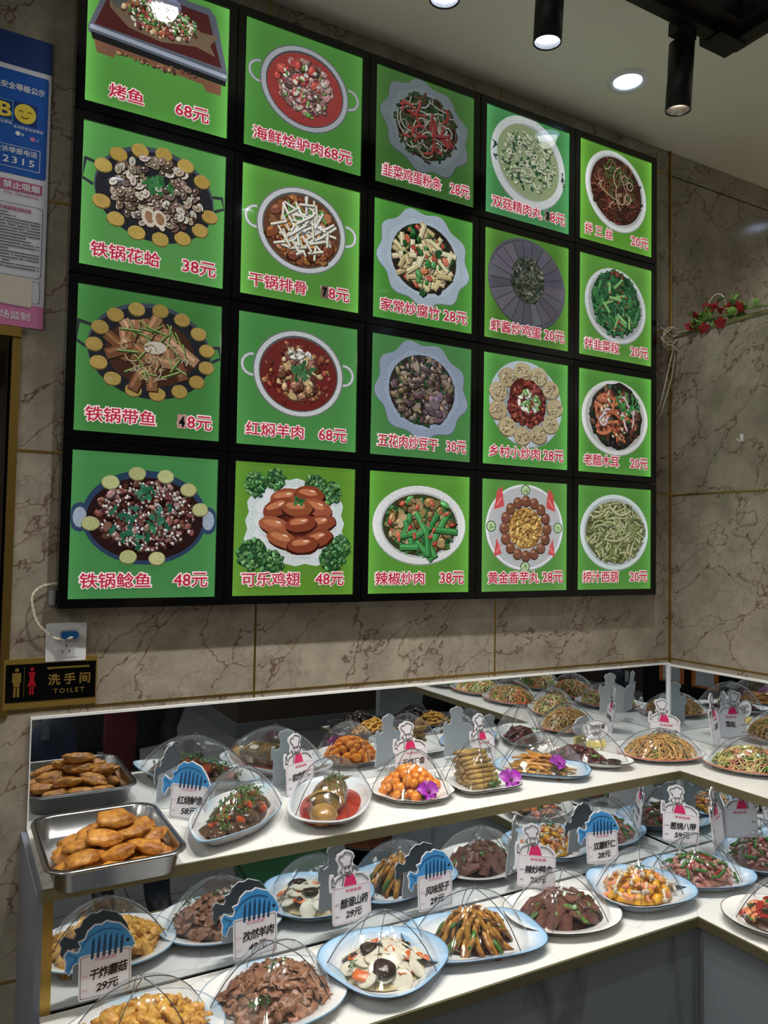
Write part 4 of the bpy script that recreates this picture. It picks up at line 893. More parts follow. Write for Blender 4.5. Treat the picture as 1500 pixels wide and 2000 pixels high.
FILM = bpy.data.materials.new('cover_film'); FILM.use_nodes = True; film_nodes(FILM, .012, .075)
RIBM = mat('cover_rib', (96, 98, 102), .2, .5)
def cover(dish, x, y, z, rot, rx, fn, h=.115, ribs=5, label=None, off=0.0):
    c = empty('food_cover', label or ('clear ribbed plastic cover over the ' + dish), 'food cover', (x, y, z), (0, 0, rot), 'clear plastic food covers')
    n = ribs * 6; vs = []; fs = []; prof = [(.02, 1.0), (.12, .97), (.28, .905), (.45, .80), (.62, .64), (.78, .43), (.9, .21), (1.0, 0.0)]; h *= .80
    b = MB()
    def pt(r_, zz, t, sag=True):
        px, py = fn(t); k = 1
        if sag: k = 1 - .055 * (1 - math.cos(ribs * (t - off))) / 2 * min(1, r_ * 1.3)
        return (px * rx * r_ * k, py * rx * r_ * k, zz * h)
    for (r_, zz) in prof:
        for k in range(n): vs.append(pt(r_, zz, off + 2 * PI * k / n))
    for i in range(len(prof) - 1):
        for k in range(n):
            k2 = (k + 1) % n; fs.append((i * n + k, (i + 1) * n + k, (i + 1) * n + k2, i * n + k2))
    b.add(vs, fs); b.build('film', FILM, c, True)
    for k in range(ribs):
        t = off + 2 * PI * k / ribs; MB().tube([pt(r_, zz + .004, t, False) for r_, zz in prof], .001, 4).build('rib', RIBM, c, True)
    MB().lathe([(0, h + .006), (.004, h + .005), (.005, h), (.003, h - .004)], 10).build('knob', FILM, c, True)
    return c

SR = random.Random(42)
def mound(name, label, m, x, y, z, rot, rx, ry, h, seed=0, cat='food', p=1.6):
    b = MB(); prof = [(1.0, 0), (.97, .15), (.85, .33), (.66, .58), (.45, .8), (.22, .95), (0, 1.0)]; n = 24
    b.lathe([(r_, zz) for r_, zz in prof], n)
    rx *= .93; ry *= .93; h *= .82
    for i, v in enumerate(b.v):
        k = 1 + .1 * noise.noise(Vector((v.x * 2 + seed, v.y * 2, v.z))); b.v[i] = Vector((v.x * rx * k, v.y * ry * k, v.z * h * (1 + .12 * noise.noise(Vector((v.x * 3, v.y * 3 + seed, 0))))))
    o = b.build(name, m, None, True); o.location = (x, y, z); o.rotation_euler = (0, 0, rot)
    return tag(o, label, cat, None, 'stuff')
def pile(name, label, vars_, n, x, y, z, rot, rx, ry, h, group=None, radial=False, lean=.9, jr_=.5, rmax=1.0, sc=(.8, 1.15), zoff=.0, r0=0.0, seed=None, flat=False, cat='food', ang=None):
    q_ = random.Random(seed if seed is not None else SR.random()); cs, sn = math.cos(rot), math.sin(rot); off = q_.uniform(0, 6)
    for i in range(n):
        r_ = (r0 + (rmax - r0) * math.sqrt((i + .5) / n)) * q_.uniform(.94, 1.04); t = off + i * 2.39996 + q_.uniform(-jr_, jr_) * .3
        lx, ly = r_ * math.cos(t), r_ * math.sin(t); hz = max(0.0, 1 - r_ ** 1.7)
        nx, ny = h * 1.5 * r_ * math.cos(t) / rx, h * 1.5 * r_ * math.sin(t) / ry
        nrm = Vector((nx * lean, ny * lean, 1)).normalized(); qn = Vector((0, 0, 1)).rotation_difference(nrm)
        dirn = math.atan2(ly * ry, lx * rx) if radial else (ang + q_.uniform(-.25, .25) if ang is not None else q_.uniform(0, 2 * PI))
        if radial: dirn += q_.uniform(-.3, .3)
        e = qn.to_matrix() @ Euler((q_.uniform(-.35, .35) * (0 if flat else 1), q_.uniform(-.3, .3) * (0 if flat else 1), dirn)).to_matrix()
        M = Matrix.Rotation(rot, 3, 'Z') @ e
        o = link(name, q_.choice(vars_), None, (x + cs * lx * rx - sn * ly * ry, y + sn * lx * rx + cs * ly * ry, z + h * hz + zoff + q_.uniform(-.001, .002)), M.to_euler(), q_.uniform(*sc))
        tag(o, label, cat, group or label)
def noodles(label, m, x, y, z, rot, rx, ry, h, n, ln=.12, r_=.0016, seed=1, z0=0, cat='food', name='noodles'):
    o = link(name, noodle_mesh(m, rx, ry, h, n, ln, r_, seed, z0=z0), None, (x, y, z), (0, 0, rot)); return tag(o, label, cat, None, 'stuff')
PET = mat('orchid_purple', (168, 50, 176), .4, var=(140, 30, 150), vs=40, rnd=.1); PETW = mat('orchid_lip', (96, 16, 90), .4); MOSS = mat('garnish_fern', (72, 104, 56), .5, rnd=.2)
petal = MB()
gv = []; gf = []
for i in range(6):
    u = i / 5; w_ = .0135 * math.sin(PI * min(1, u * .92 + .06)) ** .8
    for v_ in (-1, -.5, 0, .5, 1): gv.append((.026 * u, w_ * v_, .005 * math.sin(u * 3) + .002 * v_ * v_ - .003 * u * u))
for i in range(5):
    for j in range(4): a = i * 5 + j; gf.append((a, a + 5, a + 6, a + 1))
petal.add(gv, gf); petal = petal.mesh('petal', PET, True)
lipm = MB().lathe([(.001, .009), (.004, .008), (.005, .003), (.002, 0)], 10).mesh('lip', PETW, True)
fern = v_sprig(2, MOSS, .02, 26, 9, .7)
def orchid(label, x, y, z, tilt=(.75, 0, 0), s_=1.0):
    o = empty('orchid_flower', label, 'flower', (x, y, z), tilt, 'purple orchid blooms on the upper tier plates'); o.scale = (s_,) * 3
    for k, (a, sc_) in enumerate(((90, .95), (18, 1.15), (162, 1.15), (-52, .9), (-128, .9))): link('petal', petal, o, (0, 0, .001 * (k % 2)), (0, -.15, R(a)), sc_)
    link('lip', lipm, o, (0, -.003, 0))
def garnish(label, x, y, z, vars_=None, s_=1.0): tag(link('garnish_sprig', SR.choice(vars_ or fern), None, (x, y, z), (0, 0, SR.uniform(0, 6)), s_), label, 'garnish')

# materials of the dishes
F_CAKE = fmat('fried_golden', (214, 150, 62), (152, 92, 34), .42, 60, .14, .9, 170)
F_YEL = fmat('fried_yellow', (238, 188, 86), (196, 130, 44), .35, 90, .18, .9, 190)
F_ORG = fmat('glazed_orange', (238, 152, 50), (206, 108, 26), .16, 40, .12, .2, 60)
F_MEAT = fmat('brown_meat', (172, 124, 94), (128, 84, 62), .3, 80, .2, .6, 190)
F_BLOOD = fmat('dark_blood_block', (122, 84, 72), (92, 56, 48), .16, 50, .16, .2, 90)
F_SAUCE = mat('dark_sauce', (54, 26, 18), .12, var=(34, 16, 12), vs=40); F_RED = mat('red_sauce', (176, 52, 26), .1, var=(140, 30, 16), vs=30)
F_YAM = fmat('white_yam', (232, 226, 206), (216, 208, 186), .3, 20, .04, .05)
F_CAR = fmat('carrot_orange', (226, 116, 42), (206, 90, 28), .3, 20, .08, .05)
F_FUN = fmat('black_fungus', (44, 32, 28), (24, 18, 16), .22, 40, .2, .5)
F_SHI = fmat('dark_mushroom', (60, 40, 32), (34, 22, 18), .2, 30, .15, .3)
F_GRN = fmat('green_stalk', (66, 122, 44), (40, 92, 32), .22, 40, .2, .1); F_DGR = fmat('herb_green', (92, 130, 52), (52, 92, 34), .4, 40, .25, .1)
F_EGGP = fmat('eggplant_strip', (204, 148, 62), (118, 70, 32), .18, 60, .22, .3, 90)
F_EGG = fmat('egg_yellow', (232, 176, 52), (214, 150, 34), .3, 40, .1, .4); F_SHR = fmat('shrimp_pink', (226, 156, 108), (214, 120, 76), .2, 50, .12, .2)
F_BEECH = fmat('white_mushroom', (226, 216, 196), (204, 190, 164), .25, 20, .06, .05)
F_OCT = fmat('octopus_purple', (150, 92, 88), (186, 140, 124), .18, 50, .18, .3); F_CHI = fmat('red_pepper', (176, 34, 26), (140, 20, 18), .16, 30, .15, .1)
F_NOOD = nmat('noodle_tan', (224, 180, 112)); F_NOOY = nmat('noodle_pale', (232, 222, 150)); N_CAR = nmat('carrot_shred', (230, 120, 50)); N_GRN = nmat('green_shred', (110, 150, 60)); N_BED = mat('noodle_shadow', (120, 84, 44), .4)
F_HAM = nmat('pink_shred', (222, 140, 120)); F_DRED = fmat('dark_red_meat', (104, 40, 36), (70, 24, 24), .3, 70, .2, .5, 150)
F_STICK = fmat('fried_stick', (176, 142, 74), (128, 100, 52), .5, 60, .14, .6, 150); F_ROOT = fmat('glazed_stick', (206, 146, 50), (166, 106, 34), .15, 30, .12, .1)
F_FISH = fmat('fish_skin', (132, 100, 50), (66, 56, 34), .2, 50, 0, .5, 130); F_BASE = fmat('dark_stir_fry', (84, 52, 32), (50, 30, 20), .3, 50, 0, .3)
TOP1, TOP2 = Z1 + .0005, Z2 + .0005

# --- upper tier: steel tray with fried cakes
ty0, ty1, tx0, tx1 = -.402, -.068, -.043, .217
tray = empty('steel_tray', 'rectangular stainless steel tray of fried cakes at the left end of the upper tier', 'tray', ((tx0 + tx1) / 2, (ty0 + ty1) / 2, TOP1))
def tray_mesh(hx, hy, h):
    b = MB(); n = 40
    def ring(ax, ay, z, r_): 
        return [(x, y, z) for x, y in rr(-ax, -ay, ax, ay, r_, 9)]
    rings = [ring(hx * .3, hy * .3, .002, .01), ring(hx - .03, hy - .03, .002, .03), ring(hx - .022, hy - .022, .004, .035), ring(hx - .012, hy - .012, h - .003, .04), ring(hx - .010, hy - .010, h, .042), ring(hx, hy, h, .05), ring(hx + .001, hy + .001, h - .004, .05), ring(hx - .008, hy - .008, h - .006, .042), ring(hx - .02, hy - .02, .001, .035), ring(hx - .03, hy - .03, 0, .03)]
    vs = [p for r__ in rings for p in r__]; n = len(rings[0]); fs = [tuple(range(n))]
    for i in range(len(rings) - 1):
        for k in range(n): k2 = (k + 1) % n; fs.append((i * n + k, (i + 1) * n + k, (i + 1) * n + k2, i * n + k2))
    fs.append(tuple(range((len(rings) - 1) * n, len(rings) * n))[::-1])
    return b.add(vs, fs)
tray_me = tray_mesh((tx1 - tx0) / 2, (ty1 - ty0) / 2, .046).mesh('tray_pan', STEEL, True); link('tray_pan', tray_me, tray)
cakes = v_lump(7, F_CAKE, .037, .026, .0125, .32, 3, 11, 1.5)
q_ = random.Random(12); cx0, cy0 = .094, -.235
spots = [(-.075, -.125), (-.012, -.12), (.05, -.115), (-.085, -.06), (-.03, -.065), (.035, -.06), (.082, -.075), (-.08, .0), (-.02, .0), (.04, .005), (.085, -.01), (-.06, .06), (.0, .07), (.06, .07)]
for i, (x, y) in enumerate(spots):
    o = link('fried_cake', q_.choice(cakes), None, (cx0 + x * .92, cy0 + y, TOP1 + .017), (q_.uniform(-.2, .2), q_.uniform(-.2, .2), q_.uniform(-.5, .5)), q_.uniform(.92, 1.08)); tag(o, 'golden fried cake lying on the bottom of the steel tray', 'fried cake', 'golden fried cakes in the steel tray')
for i, (x, y) in enumerate([(-.06, -.085), (.0, -.09), (.058, -.08), (-.055, -.02), (.01, -.035), (.07, -.03), (-.03, .035), (.035, .035)]):
    o = link('fried_cake', q_.choice(cakes), None, (cx0 + x, cy0 + y, TOP1 + .037), (q_.uniform(-.35, .35), q_.uniform(-.3, .3), q_.uniform(-.6, .6)), q_.uniform(.92, 1.08)); tag(o, 'golden fried cake in the middle layer of the tray heap', 'fried cake', 'golden fried cakes in the steel tray')
for i, (x, y, z) in enumerate([(-.02, -.05, .057), (.034, -.035, .055), (.01, -.005, .058), (.055, .0, .05)]):
    o = link('fried_cake', q_.choice(cakes), None, (cx0 + x, cy0 + y, TOP1 + z), (q_.uniform(-.2, .2), q_.uniform(-.15, .15), q_.uniform(-.3, .3)), 1.05); tag(o, 'golden fried cake near the top of the tray heap', 'fried cake', 'golden fried cakes in the steel tray')
o = link('fried_cake', cakes[0], None, (cx0 + .005, cy0 - .02, TOP1 + .080), (.1, .06, .1), 1.12); tag(o, 'topmost golden fried cake, crowning the heap in the steel tray', 'fried cake', 'golden fried cakes in the steel tray')

# --- upper tier dishes
def at(x, y, rot, lx, ly): return x + math.cos(rot) * lx - math.sin(rot) * ly, y + math.sin(rot) * lx + math.cos(rot) * ly
# braised fish chunks with greens
x, y, r0 = .385, -.178, R(50); B1 = boat(.9, .5)
plate('long leaf-shaped dish, pale blue inside, under the braised fish chunks beside the steel tray', x, y, TOP1, r0, .185, B1, PL_BLUEP, .034)
mound('fish_sauce', 'dark gravy under the braised fish chunks', F_BASE, x, y, TOP1 + .008, r0, .155, .06, .03, 2)
pile('fish_chunk', 'dark braised fish chunk in the leaf-shaped dish', v_lump(4, fmat('braised_skin', (92, 66, 44), (60, 40, 28), .14, 40, .2, .3), .023, .017, .012, .3, 2, 3), 24, x, y, TOP1 + .014, r0, .142, .05, .03)
pile('fish_flesh', 'orange-red glazed piece on the braised fish', v_lump(3, fmat('glazed_red', (196, 84, 40), (150, 50, 24), .12, 40, .2, .2), .018, .014, .009, .3, 2, 5), 14, x, y, TOP1 + .024, r0, .13, .04, .03)
pile('herb_sprig', 'chopped green herb strewn over the braised fish', v_sprig(3, F_DGR, .019, 16, 2), 26, x, y, TOP1 + .034, r0, .135, .028, .034)
cover('braised fish chunks', x, y, TOP1 + .032, r0, .168, boat(.6, .56), .12)
# whole fish in red sauce
x, y, r0 = .617, -.188, R(56)
plate('white boat-shaped dish under the whole fish in red sauce', x, y, TOP1, r0, .172, superell(2.6, .56), PL_PLAIN, .032)
mound('red_sauce', 'pool of red sauce round the whole fish', F_RED, x, y, TOP1 + .011, r0, .158, .084, .010, 4)
fz = empty('braised_whole_fish', 'whole braised fish lying head forward in red sauce', 'fish', (x, y, TOP1 + .030), (0, 0, r0 + PI)); fz.scale = (1.2, 1.22, 1.05)
link('head', v_lump(1, fmat('fish_head', (186, 148, 88), (140, 104, 56), .2, 40, 0, .3), .034, .027, .024, .1, 2, 8)[0], fz, (.098, 0, -.002))
MB().tube([(.074 - .010 * math.cos(t), .036 * math.sin(t), .004 + .033 * math.cos(t * .9)) for t in (-1.4, -1, -.5, 0, .5, 1, 1.4)], .0028, 5).build('gill_edge', MATS['fish_head'], fz, True)
b = MB(); tp = [.35, .62, .8, .95, 1.0, 1.0, .95, .85, .7, .5, .3, .22]
b.tube([(.115 - .021 * i, 0, .012 - .0006 * (i - 5) ** 2) for i in range(12)], .035, 16, taper=tp, flat=.82); b.build('body', F_FISH, fz, True)
b = MB()
b.add([(-.115, 0, .0), (-.14, .03, .006), (-.135, 0, .002), (-.14, -.03, .006)], [(0, 1, 2), (0, 2, 3)]); b.build('tail', F_FISH, fz)
MB().lathe([(.006, .0), (.004, .004), (0, .005)], 12, Matrix.Translation((.085, -.02, .024)) @ Matrix.Rotation(.9, 4, 'X')).build('eye', mat('fish_eye', (220, 216, 200), .2), fz, True)
MB().add([(.06, -.033, .012), (.045, -.05, .0), (.03, -.045, .0), (.045, -.03, .012)], [(0, 1, 2, 3)]).add([(.02, 0, .044), (-.03, 0, .042), (-.055, 0, .05), (-.01, 0, .054)], [(0, 1, 2, 3)]).build('fin', F_FISH, fz)
pile('herb_sprig', 'chopped green herb on the back of the whole fish', v_sprig(3, F_DGR, .016, 14, 22), 20, x, y, TOP1 + .058, r0, .085, .022, .008)
cover('whole fish in red sauce', x, y, TOP1 + .030, r0, .165, superell(2.2, .6), .12)
# orange fried balls
x, y = .85, -.185; SC1 = superell(2, 1, 10, .022)
plate('round scalloped white plate with dark edge under the orange glazed balls', x, y, TOP1, 0, .108, SC1, PL_WHITE, .02)
mound('glaze', 'amber glaze beneath the orange balls', F_ORG, x, y + .01, TOP1 + .008, 0, .07, .062, .045, 6)
pile('glazed_ball', 'orange glazed fried ball heaped on the scalloped plate', v_lump(4, F_ORG, .0145, .0125, .0115, .22, 2, 17), 46, x, y + .01, TOP1 + .012, 0, .078, .068, .056)
garnish('fern garnish behind the orchid on the orange balls', x + .0, y - .062, TOP1 + .012, s_=1.3); orchid('purple orchid bloom in front of the orange glazed balls', x - .006, y - .082, TOP1 + .034, (.9, 0, .1), 1.1)
cover('orange glazed balls', x, y, TOP1 + .019, .2, .104, superell(2, 1), .125)
# square plate of fried sticks
x, y, r0 = 1.055, -.19, R(-3)
plate('square wavy-edged white plate under the neat stack of fried strips', x, y, TOP1, r0, .098, superell(5, 1, 24, .006), PL_WHITE, .018)
sm = v_strip(5, F_STICK, .092, .0088, .04, (.8, 1, 1.05, 1, 1, .8), .75, 31, 8, .14); q_ = random.Random(77)
for lay in range(8):
    for k in range(max(1, 5 - lay // 2)):
        yy = -.048 + lay * .010 + k * .018
        if yy > .06: continue
        o = link('fried_strip', q_.choice(sm), None, (x - .006 + q_.uniform(-.004, .004), y + yy, TOP1 + .014 + lay * .0095), (0, q_.uniform(-.03, .03), q_.uniform(-.05, .05)), 1); tag(o, 'breaded fried strip laid crosswise in the neat stack', 'food', 'stack of breaded fried strips')
garnish('fern garnish at the foot of the fried strip stack', x + .005, y - .066, TOP1 + .014, s_=1.3); orchid('purple orchid bloom at the corner of the square plate', x + .052, y - .072, TOP1 + .028, (.9, 0, -.2), 1.15)
cover('stack of fried strips', x, y, TOP1 + .018, r0, .098, superell(3.2, 1), .13, off=PI / 6)
# blue oblong plate of glazed sticks
x, y, r0 = 1.285, -.185, R(-42)
plate('oblong light blue plate under the long golden sticks', x, y, TOP1, r0, .135, superell(3.4, .62, 8, .012), PL_BLUE, .022)
pile('golden_stick', 'long golden glazed stick with an orchid beside it', v_strip(5, F_ROOT, .115, .0058, .06, seed=37), 26, x - .005, y + .01, TOP1 + .013, r0, .06, .05, .034, ang=-.2, flat=True)
pile('pale_sliver', 'olive sliver at the ends of the golden sticks', v_strip(4, F_STICK, .05, .006, .1, seed=38), 20, x - .01, y + .0, TOP1 + .012, r0, .09, .058, .018, radial=True)
garnish('fern garnish under the orchid on the golden sticks', x + .012, y - .045, TOP1 + .016, s_=1.3); orchid('purple orchid bloom on the long golden sticks', x + .01, y - .052, TOP1 + .04, (.7, 0, .2), 1.05)
cover('long golden sticks', x, y, TOP1 + .021, r0, .125, superell(2.6, .66), .12)
# pointed white dish of dark red meat
x, y, r0 = 1.475, -.155, R(-58)
plate('pointed white dish with black edge under the dark red meat', x, y, TOP1, r0, .132, superell(2.2, .62, 2, .10), PL_WHITE, .024)
mound('meat_bed', 'heap of dark red shredded meat in the pointed dish', F_DRED, x - .01, y + .015, TOP1 + .01, r0, .075, .05, .028, 9)
pile('dark_meat_piece', 'crumbly dark red meat piece in the pointed dish', v_lump(3, F_DRED, .013, .010, .007, .45, 2, 41), 34, x - .01, y + .015, TOP1 + .012, r0, .08, .052, .032)
LEAFM = fmat('bright_leaf', (120, 170, 60), (90, 140, 44), .35, 30, .1, .1)
for (dx, dy) in ((.0, -.04), (.045, .0)): garnish('bright green leaf sprig on the dark red meat, ' + ('near the dish tip' if dy else 'at its right side'), x + dx, y + dy, TOP1 + .03, v_sprig(1, LEAFM, .026, 8, 5, .3), 1.0)
b = MB().lathe([(0, .003), (.018, .003), (.022, .012), (.021, .012), (.0, .006)], 20); o = b.build('sauce_dip', F_SAUCE, None, True); o.location = (x + .048, y - .072, TOP1 + .006); tag(o, 'small pool of dark dip at the tip of the pointed dish', 'sauce')
cover('dark red meat', x, y, TOP1 + .022, r0, .128, superell(2.2, .64), .12)
# tossed noodle shreds at the corner
x, y, r0 = 1.735, -.215, R(-22); OV = superell(2.1, .74)
plate('oval plate with thin orange rim under the tan noodle shreds at the counter corner', x, y, TOP1, r0, .137, OV, PL_ORANGE, .02)
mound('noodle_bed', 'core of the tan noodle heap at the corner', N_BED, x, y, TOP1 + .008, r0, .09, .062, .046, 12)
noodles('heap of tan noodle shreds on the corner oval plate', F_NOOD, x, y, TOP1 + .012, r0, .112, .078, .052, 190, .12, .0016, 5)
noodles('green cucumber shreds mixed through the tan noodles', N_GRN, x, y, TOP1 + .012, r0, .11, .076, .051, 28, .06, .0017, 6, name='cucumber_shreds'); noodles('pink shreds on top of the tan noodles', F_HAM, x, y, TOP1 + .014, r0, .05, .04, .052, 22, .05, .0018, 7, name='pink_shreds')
cover('tan noodle shreds', x, y, TOP1 + .019, r0, .13, OV, .088, label='low clear plastic cover over the tan noodle shreds at the corner')
# salad on the right wing and the ones beyond the frame (seen in the mirrors)
def salad(x, y, r0, seed, nm, mats_, pm=PL_ORANGE, h=.05):
    plate('oval plate under the ' + nm, x, y, TOP1, r0, .135, OV, pm, .021); mound('salad_bed', 'core of the ' + nm, N_BED, x, y, TOP1 + .008, r0, .088, .06, h * .85, seed)
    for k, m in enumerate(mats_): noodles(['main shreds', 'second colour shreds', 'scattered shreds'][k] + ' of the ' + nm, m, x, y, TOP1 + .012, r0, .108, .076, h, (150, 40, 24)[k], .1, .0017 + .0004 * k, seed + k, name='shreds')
    cover(nm, x, y, TOP1 + .02, r0, .128, OV, .10)
salad(1.868, -.435, R(-50), 20, 'pale salad shreds with greens and pink strips', (F_NOOY, F_HAM, N_GRN))
garnish('green leaf garnish at the left of the pale salad', 1.835, -.40, TOP1 + .05, v_sprig(1, F_GRN, .022, 12, 15, .4))
salad(1.845, -.665, R(80), 30, 'orange and tan noodle salad next along the wing', (F_NOOD, N_CAR, N_GRN)); salad(1.845, -.895, R(75), 40, 'green-flecked yellow noodle salad on the wing', (F_NOOY, N_GRN, N_CAR))
x, y = 1.845, -1.10
plate('white plate under the dark meat on green leaves on the wing', x, y, TOP1, 0, .125, superell(2, 1, 10, .02), PL_WHITE, .02); mound('dark_meat_heap', 'glossy dark meat heap on green leaves on the wing', F_SAUCE, x, y, TOP1 + .01, 0, .07, .06, .06, 50); pile('lettuce_leaf', 'green lettuce leaf under the dark meat on the wing', v_slab(2, F_GRN, .05, .03, .001, .4, 3), 14, x, y, TOP1 + .016, 0, .09, .085, .008, r0=.7); cover('dark meat on green leaves', x, y, TOP1 + .02, 0, .118, superell(2, 1), .115)
x, y = 1.845, -1.34
plate('pale plate under the red-orange fried pieces at the wing end', x, y, TOP1, 0, .12, OV, PL_BLUEP, .02); pile('red_fried_piece', 'red-orange fried piece at the wing end', v_lump(3, fmat('red_fried', (206, 82, 34), None, .25), .014, .012, .011, .3, 2, 51), 34, x, y, TOP1 + .014, 0, .075, .06, .045); cover('red-orange fried pieces', x, y, TOP1 + .02, 0, .112, OV, .11)

# --- lower tier dishes
FL = superell(2.1, .80, 7, .012)
x, y, r0 = .105, -.512, R(8)
plate('oval blue-edged plate under the yellow fried mushrooms at the lower left', x, y, TOP2, r0, .145, superell(2.2, .82), PL_BLUEP, .024)
mound('fried_bed', 'core of the yellow fried mushroom heap', F_YEL, x, y, TOP2 + .008, r0, .10, .075, .04, 60)
pile('fried_mushroom', 'crisp yellow fried mushroom piece at the lower left', v_lump(8, F_YEL, .019, .0125, .0105, .95, 2, 61, 2.2), 80, x, y, TOP2 + .014, r0, .112, .088, .045)
cover('yellow fried mushrooms', x, y, TOP2 + .022, .3, .125, superell(2.1, .86), .115)
x, y, r0 = .352, -.505, R(5)
plate('large oval plate with pale blue rim under the sliced brown lamb', x, y, TOP2, r0, .142, superell(2.2, .84), PL_BLUEP, .024)
mound('lamb_bed', 'core of the sliced lamb heap', F_MEAT, x, y, TOP2 + .008, r0, .095, .078, .05, 63)
pile('lamb_slice', 'thin brown lamb slice in the heap', v_slab(8, F_MEAT, .034, .022, .0022, .4, 65, rag=.35), 120, x, y, TOP2 + .016, r0, .104, .086, .056)
for dx, dy, z, w_ in ((.0, .0, .068, 'crowning'), (-.05, -.055, .040, 'low in front of')): garnish('fresh green herb sprig ' + w_ + ' the sliced lamb', x + dx, y + dy, TOP2 + z, v_sprig(1, F_GRN, .022, 24, 66, .6), 1.0)
cover('sliced brown lamb', x, y, TOP2 + .022, .5, .125, superell(2.1, .86), .115)
x, y, r0 = .592, -.505, R(20); TRI = superell(2.3, .92, tri=.06, ph=.6)
plate('rounded triangular blue plate under the white yam and mushroom slices', x, y, TOP2, r0, .135, TRI, PL_BLUE, .03)
mound('yam_bed', 'pale broth beneath the yam slices', mat('pale_broth', (206, 188, 146), .15), x, y, TOP2 + .009, r0, .098, .084, .024, 70)
pile('yam_slice', 'round white yam slice', v_disc(4, F_YAM, .0215, .0045, 71), 30, x, y, TOP2 + .020, r0, .088, .075, .026, lean=1.2); pile('carrot_slice', 'orange carrot slice among the yam', v_slab(3, F_CAR, .034, .02, .0022, .15, 72), 12, x, y, TOP2 + .025, r0, .09, .078, .022)
pile('fungus_piece', 'crinkled black fungus piece among the yam', v_lump(3, F_FUN, .013, .010, .006, .7, 2, 73, 2.6), 5, x, y, TOP2 + .025, r0, .085, .07, .022); 
o = link('shiitake_cap', v_lump(1, F_SHI, .024, .022, .011, .15, 3, 74)[0], None, (x - .03, y - .052, TOP2 + .036), (.35, 0, 0), 1.05); tag(o, 'large dark mushroom cap at the front of the yam plate', 'food'); o = link('shiitake_cap', v_lump(1, F_SHI, .022, .018, .008, .2, 3, 75)[0], None, (x - .025, y + .02, TOP2 + .044), (.1, 0, .4), 1.0); tag(o, 'sliced dark mushroom cap at the middle of the yam plate', 'food')
for dx, dy, w_ in ((-.075, -.01, 'left edge'), (.02, -.03, 'middle'), (.03, .045, 'back')): garnish('small green sprig at the ' + w_ + ' of the yam plate', x + dx, y + dy, TOP2 + .034, v_sprig(1, F_GRN, .016, 10, 76, .4))
cover('white yam and mushroom slices', x, y, TOP2 + .028, .3, .118, superell(2.1, .95), .115)
x, y, r0 = .82, -.50, R(-12); SQ = superell(3.2, .68)
plate('large rectangular blue-rimmed plate under the eggplant strips', x, y, TOP2, r0, .158, SQ, PL_BLUE, .024)
mound('eggplant_bed', 'core of the eggplant strip heap', F_SAUCE, x, y, TOP2 + .008, r0, .088, .068, .048, 80)
pile('eggplant_strip', 'glossy golden brown eggplant strip fanned over the heap', v_strip(6, F_EGGP, .068, .0072, .12, seed=81), 64, x, y, TOP2 + .013, r0, .082, .064, .058, radial=True, lean=1.35, jr_=.8)
pile('green_pepper_strip', 'green pepper strip between the eggplant', v_strip(3, F_GRN, .04, .0068, .1, seed=82), 9, x, y, TOP2 + .016, r0, .092, .07, .052, radial=True, lean=1.2, r0=.3)
cover('eggplant strips', x, y, TOP2 + .024, r0, .125, superell(2.3, .86), .12, off=.2)
x, y, r0 = 1.075, -.50, R(-14)
plate('oval white plate with dark rim under the dark brown curd blocks', x, y, TOP2, r0, .142, superell(2.1, .82), PL_WHITE, .022)
mound('dark_sauce_bed', 'dark glossy sauce beneath the brown blocks', F_SAUCE, x, y, TOP2 + .008, r0, .105, .082, .034, 85)
pile('brown_curd_block', 'flat dark brown curd block in glossy sauce', v_block(4, F_BLOOD, .040, .028, .0095, 86), 34, x, y, TOP2 + .015, r0, .092, .07, .045, lean=1.5, sc=(.9, 1.15))
pile('green_pepper_piece', 'dark green pepper piece among the brown blocks', v_slab(3, F_DGR, .036, .013, .0018, .5, 87), 16, x, y, TOP2 + .02, r0, .095, .072, .044, lean=1.2)
cover('dark brown curd blocks', x, y, TOP2 + .022, .1, .125, superell(2.1, .86), .112)
x, y, r0 = 1.325, -.505, R(-18)
plate('rounded blue plate under the shrimp, egg and white mushrooms', x, y, TOP2, r0, .132, TRI, PL_BLUE, .032)
mound('egg_bed', 'core of the shrimp and egg heap', F_EGG, x, y, TOP2 + .009, r0, .088, .068, .042, 90)
pile('scrambled_egg', 'fluffy yellow egg piece among the shrimp', v_lump(4, F_EGG, .015, .012, .008, .5, 2, 91, 2.2), 22, x, y, TOP2 + .016, r0, .086, .068, .046); pile('peeled_shrimp', 'curled pink shrimp among the egg', v_shrimp(4, F_SHR, .026, .0065, 92), 22, x, y, TOP2 + .02, r0, .09, .07, .046); pile('beech_mushroom', 'small white mushroom with stem among the shrimp', v_mush(4, F_BEECH, .0078, .022, 93), 22, x, y, TOP2 + .022, r0, .094, .074, .045, lean=1.1)
garnish('green herb sprig crowning the shrimp and egg', x, y, TOP2 + .07, v_sprig(1, F_GRN, .018, 18, 94, .5))
cover('shrimp, egg and white mushrooms', x, y, TOP2 + .030, .2, .115, superell(2.1, .9), .115)
x, y, r0 = 1.545, -.505, R(-22)
plate('wide oval blue-edged plate under the octopus and green onion', x, y, TOP2, r0, .148, superell(2.3, .74), PL_BLUE, .026)
mound('octopus_bed', 'core of the octopus heap', F_OCT, x, y, TOP2 + .008, r0, .09, .068, .036, 95)
pile('octopus_piece', 'curled purple octopus piece', v_shrimp(5, F_OCT, .03, .0058, 96), 44, x, y, TOP2 + .016, r0, .096, .072, .042); pile('green_onion_length', 'cut green onion length on the octopus', v_strip(3, F_GRN, .034, .0042, .04, (.9, 1, 1, 1, 1, .9), 1, 97), 22, x, y, TOP2 + .022, r0, .1, .076, .044); pile('chilli_strip', 'red chilli strip on the octopus', v_strip(2, F_CHI, .036, .004, .15, seed=98), 8, x, y, TOP2 + .024, r0, .09, .066, .042)
